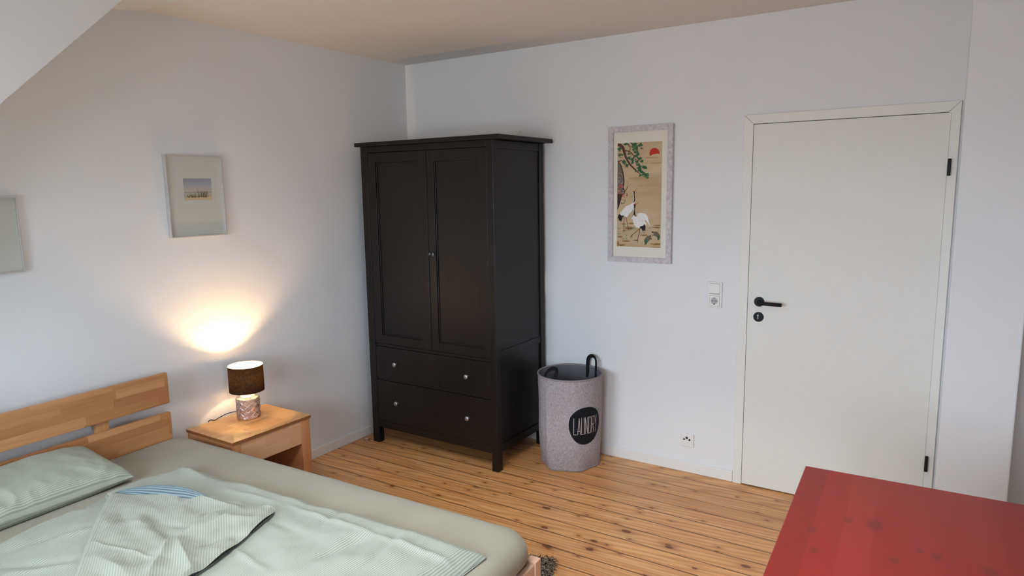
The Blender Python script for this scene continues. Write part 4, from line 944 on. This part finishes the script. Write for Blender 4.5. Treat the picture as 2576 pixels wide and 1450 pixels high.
# ------------------------------------------------------------------ red table
OTB = (2.946, -1.441, 0); tb = thing('table', 'red-stained pine table with knots in the right foreground', 'table', OTB, math.radians(2.3))
q = M(); q.box(0, 0.75, -1.18, 0, 0.727, 0.750, 0.003, 2); q.done('tabletop', m_red, tb)
q = M(); q.box(0.05, 0.70, -0.068, -0.05, 0.64, 0.7268); q.box(0.05, 0.70, -1.13, -1.112, 0.64, 0.7268); q.box(0.05, 0.068, -1.112, -0.068, 0.64, 0.7268); q.box(0.682, 0.70, -1.112, -0.068, 0.64, 0.7268); q.done('apron', m_red, tb)
for (x, y) in ((0.035, -0.085), (0.665, -0.085), (0.035, -1.145), (0.665, -1.145)):
    q = M(); q.box(x, x+0.05, y, y+0.05, 0, 0.7266, 0.003) if False else None
    q = M(); q.box(x-0.003, x+0.047, y+0.003, y+0.053, 0, 0.639, 0.003); q.box(x+0.034, x+0.046, y+0.016, y+0.028, 0.638, 0.7265); q.done('leg', m_red, tb)

# ------------------------------------------------------------------ shaggy rug corner
RA = math.radians(-67); RG = (1.888, -1.278, 0)
n = NT('shaggy_yarn', 0.95, 0.1); n.col(n.ramp(n.noise(n.co(), 90, 2, 0.7), [(0.36, rgb(52, 42, 34)), (0.5, rgb(98, 88, 74)), (0.66, rgb(170, 162, 144))])); m_rug = n.m
rg = M(); rg.box(0.004, 0.496, -0.596, -0.004, 0.001, 0.006)
for k in range(5200):
    if k < 2600: x, y = rnd.uniform(0, 0.28), rnd.uniform(-0.16, 0)
    else: x, y = rnd.uniform(0, 0.5), rnd.uniform(-0.6, 0)
    a = rnd.uniform(0, 2*PI); l = rnd.uniform(0.010, 0.022); hh = rnd.uniform(0.016, 0.030); w2 = rnd.uniform(0.002, 0.0035); b2 = a+PI/2
    p = [Vector((x, y, 0.004)), Vector((x+l*0.3*math.cos(a), y+l*0.3*math.sin(a), hh*0.75)), Vector((x+l*math.cos(a), y+l*math.sin(a), hh)), Vector((x+l*1.5*math.cos(a), y+l*1.5*math.sin(a), hh*0.8))]
    sd = Vector((math.cos(b2)*w2, math.sin(b2)*w2, 0)); L_ = [rg.bm.verts.new(v_-sd*(1-0.2*i)) for i, v_ in enumerate(p)]; R_ = [rg.bm.verts.new(v_+sd*(1-0.2*i)+Vector((0, 0, 0.001))) for i, v_ in enumerate(p)]
    for i in range(3): rg.bm.faces.new((L_[i], L_[i+1], R_[i+1], R_[i]))
ro = rg.done('rug', m_rug, None, recalc=False); ro.location = RG; ro.rotation_euler = (0, 0, RA)
tag(ro, 'corner of a shaggy brown and grey rug behind the bed foot', 'rug')

# ------------------------------------------------------------------ small door stop by the wardrobe foot
OST = (0.083, -0.618, 0); st = thing('door_stop', 'tiny pale round floor stop with dark ring beside the wardrobe foot', 'door stop', OST)
q = M(OST); q.lathe([(0.0005, 0), (0.017, 0), (0.018, 0.004), (0.0175, 0.012), (0.0175, 0.017), (0.0165, 0.022), (0.012, 0.027), (0.006, 0.0295), (0.0005, 0.030)], OST, 28); q.done('body', plain('pale_wood', rgb(196, 150, 128), 0.45), st)
q = M(OST); q.tube([(OST[0]+0.0178*math.cos(2*PI*k/32), OST[1]+0.0178*math.sin(2*PI*k/32), 0.0145) for k in range(33)], 0.0016, 8, False, up=(0, 0, 1)); q.done('ring', m_black, st)

for o in bpy.data.objects:
    if o.type == 'MESH' and len(o.data.materials) == 0: print('no material', o.name)
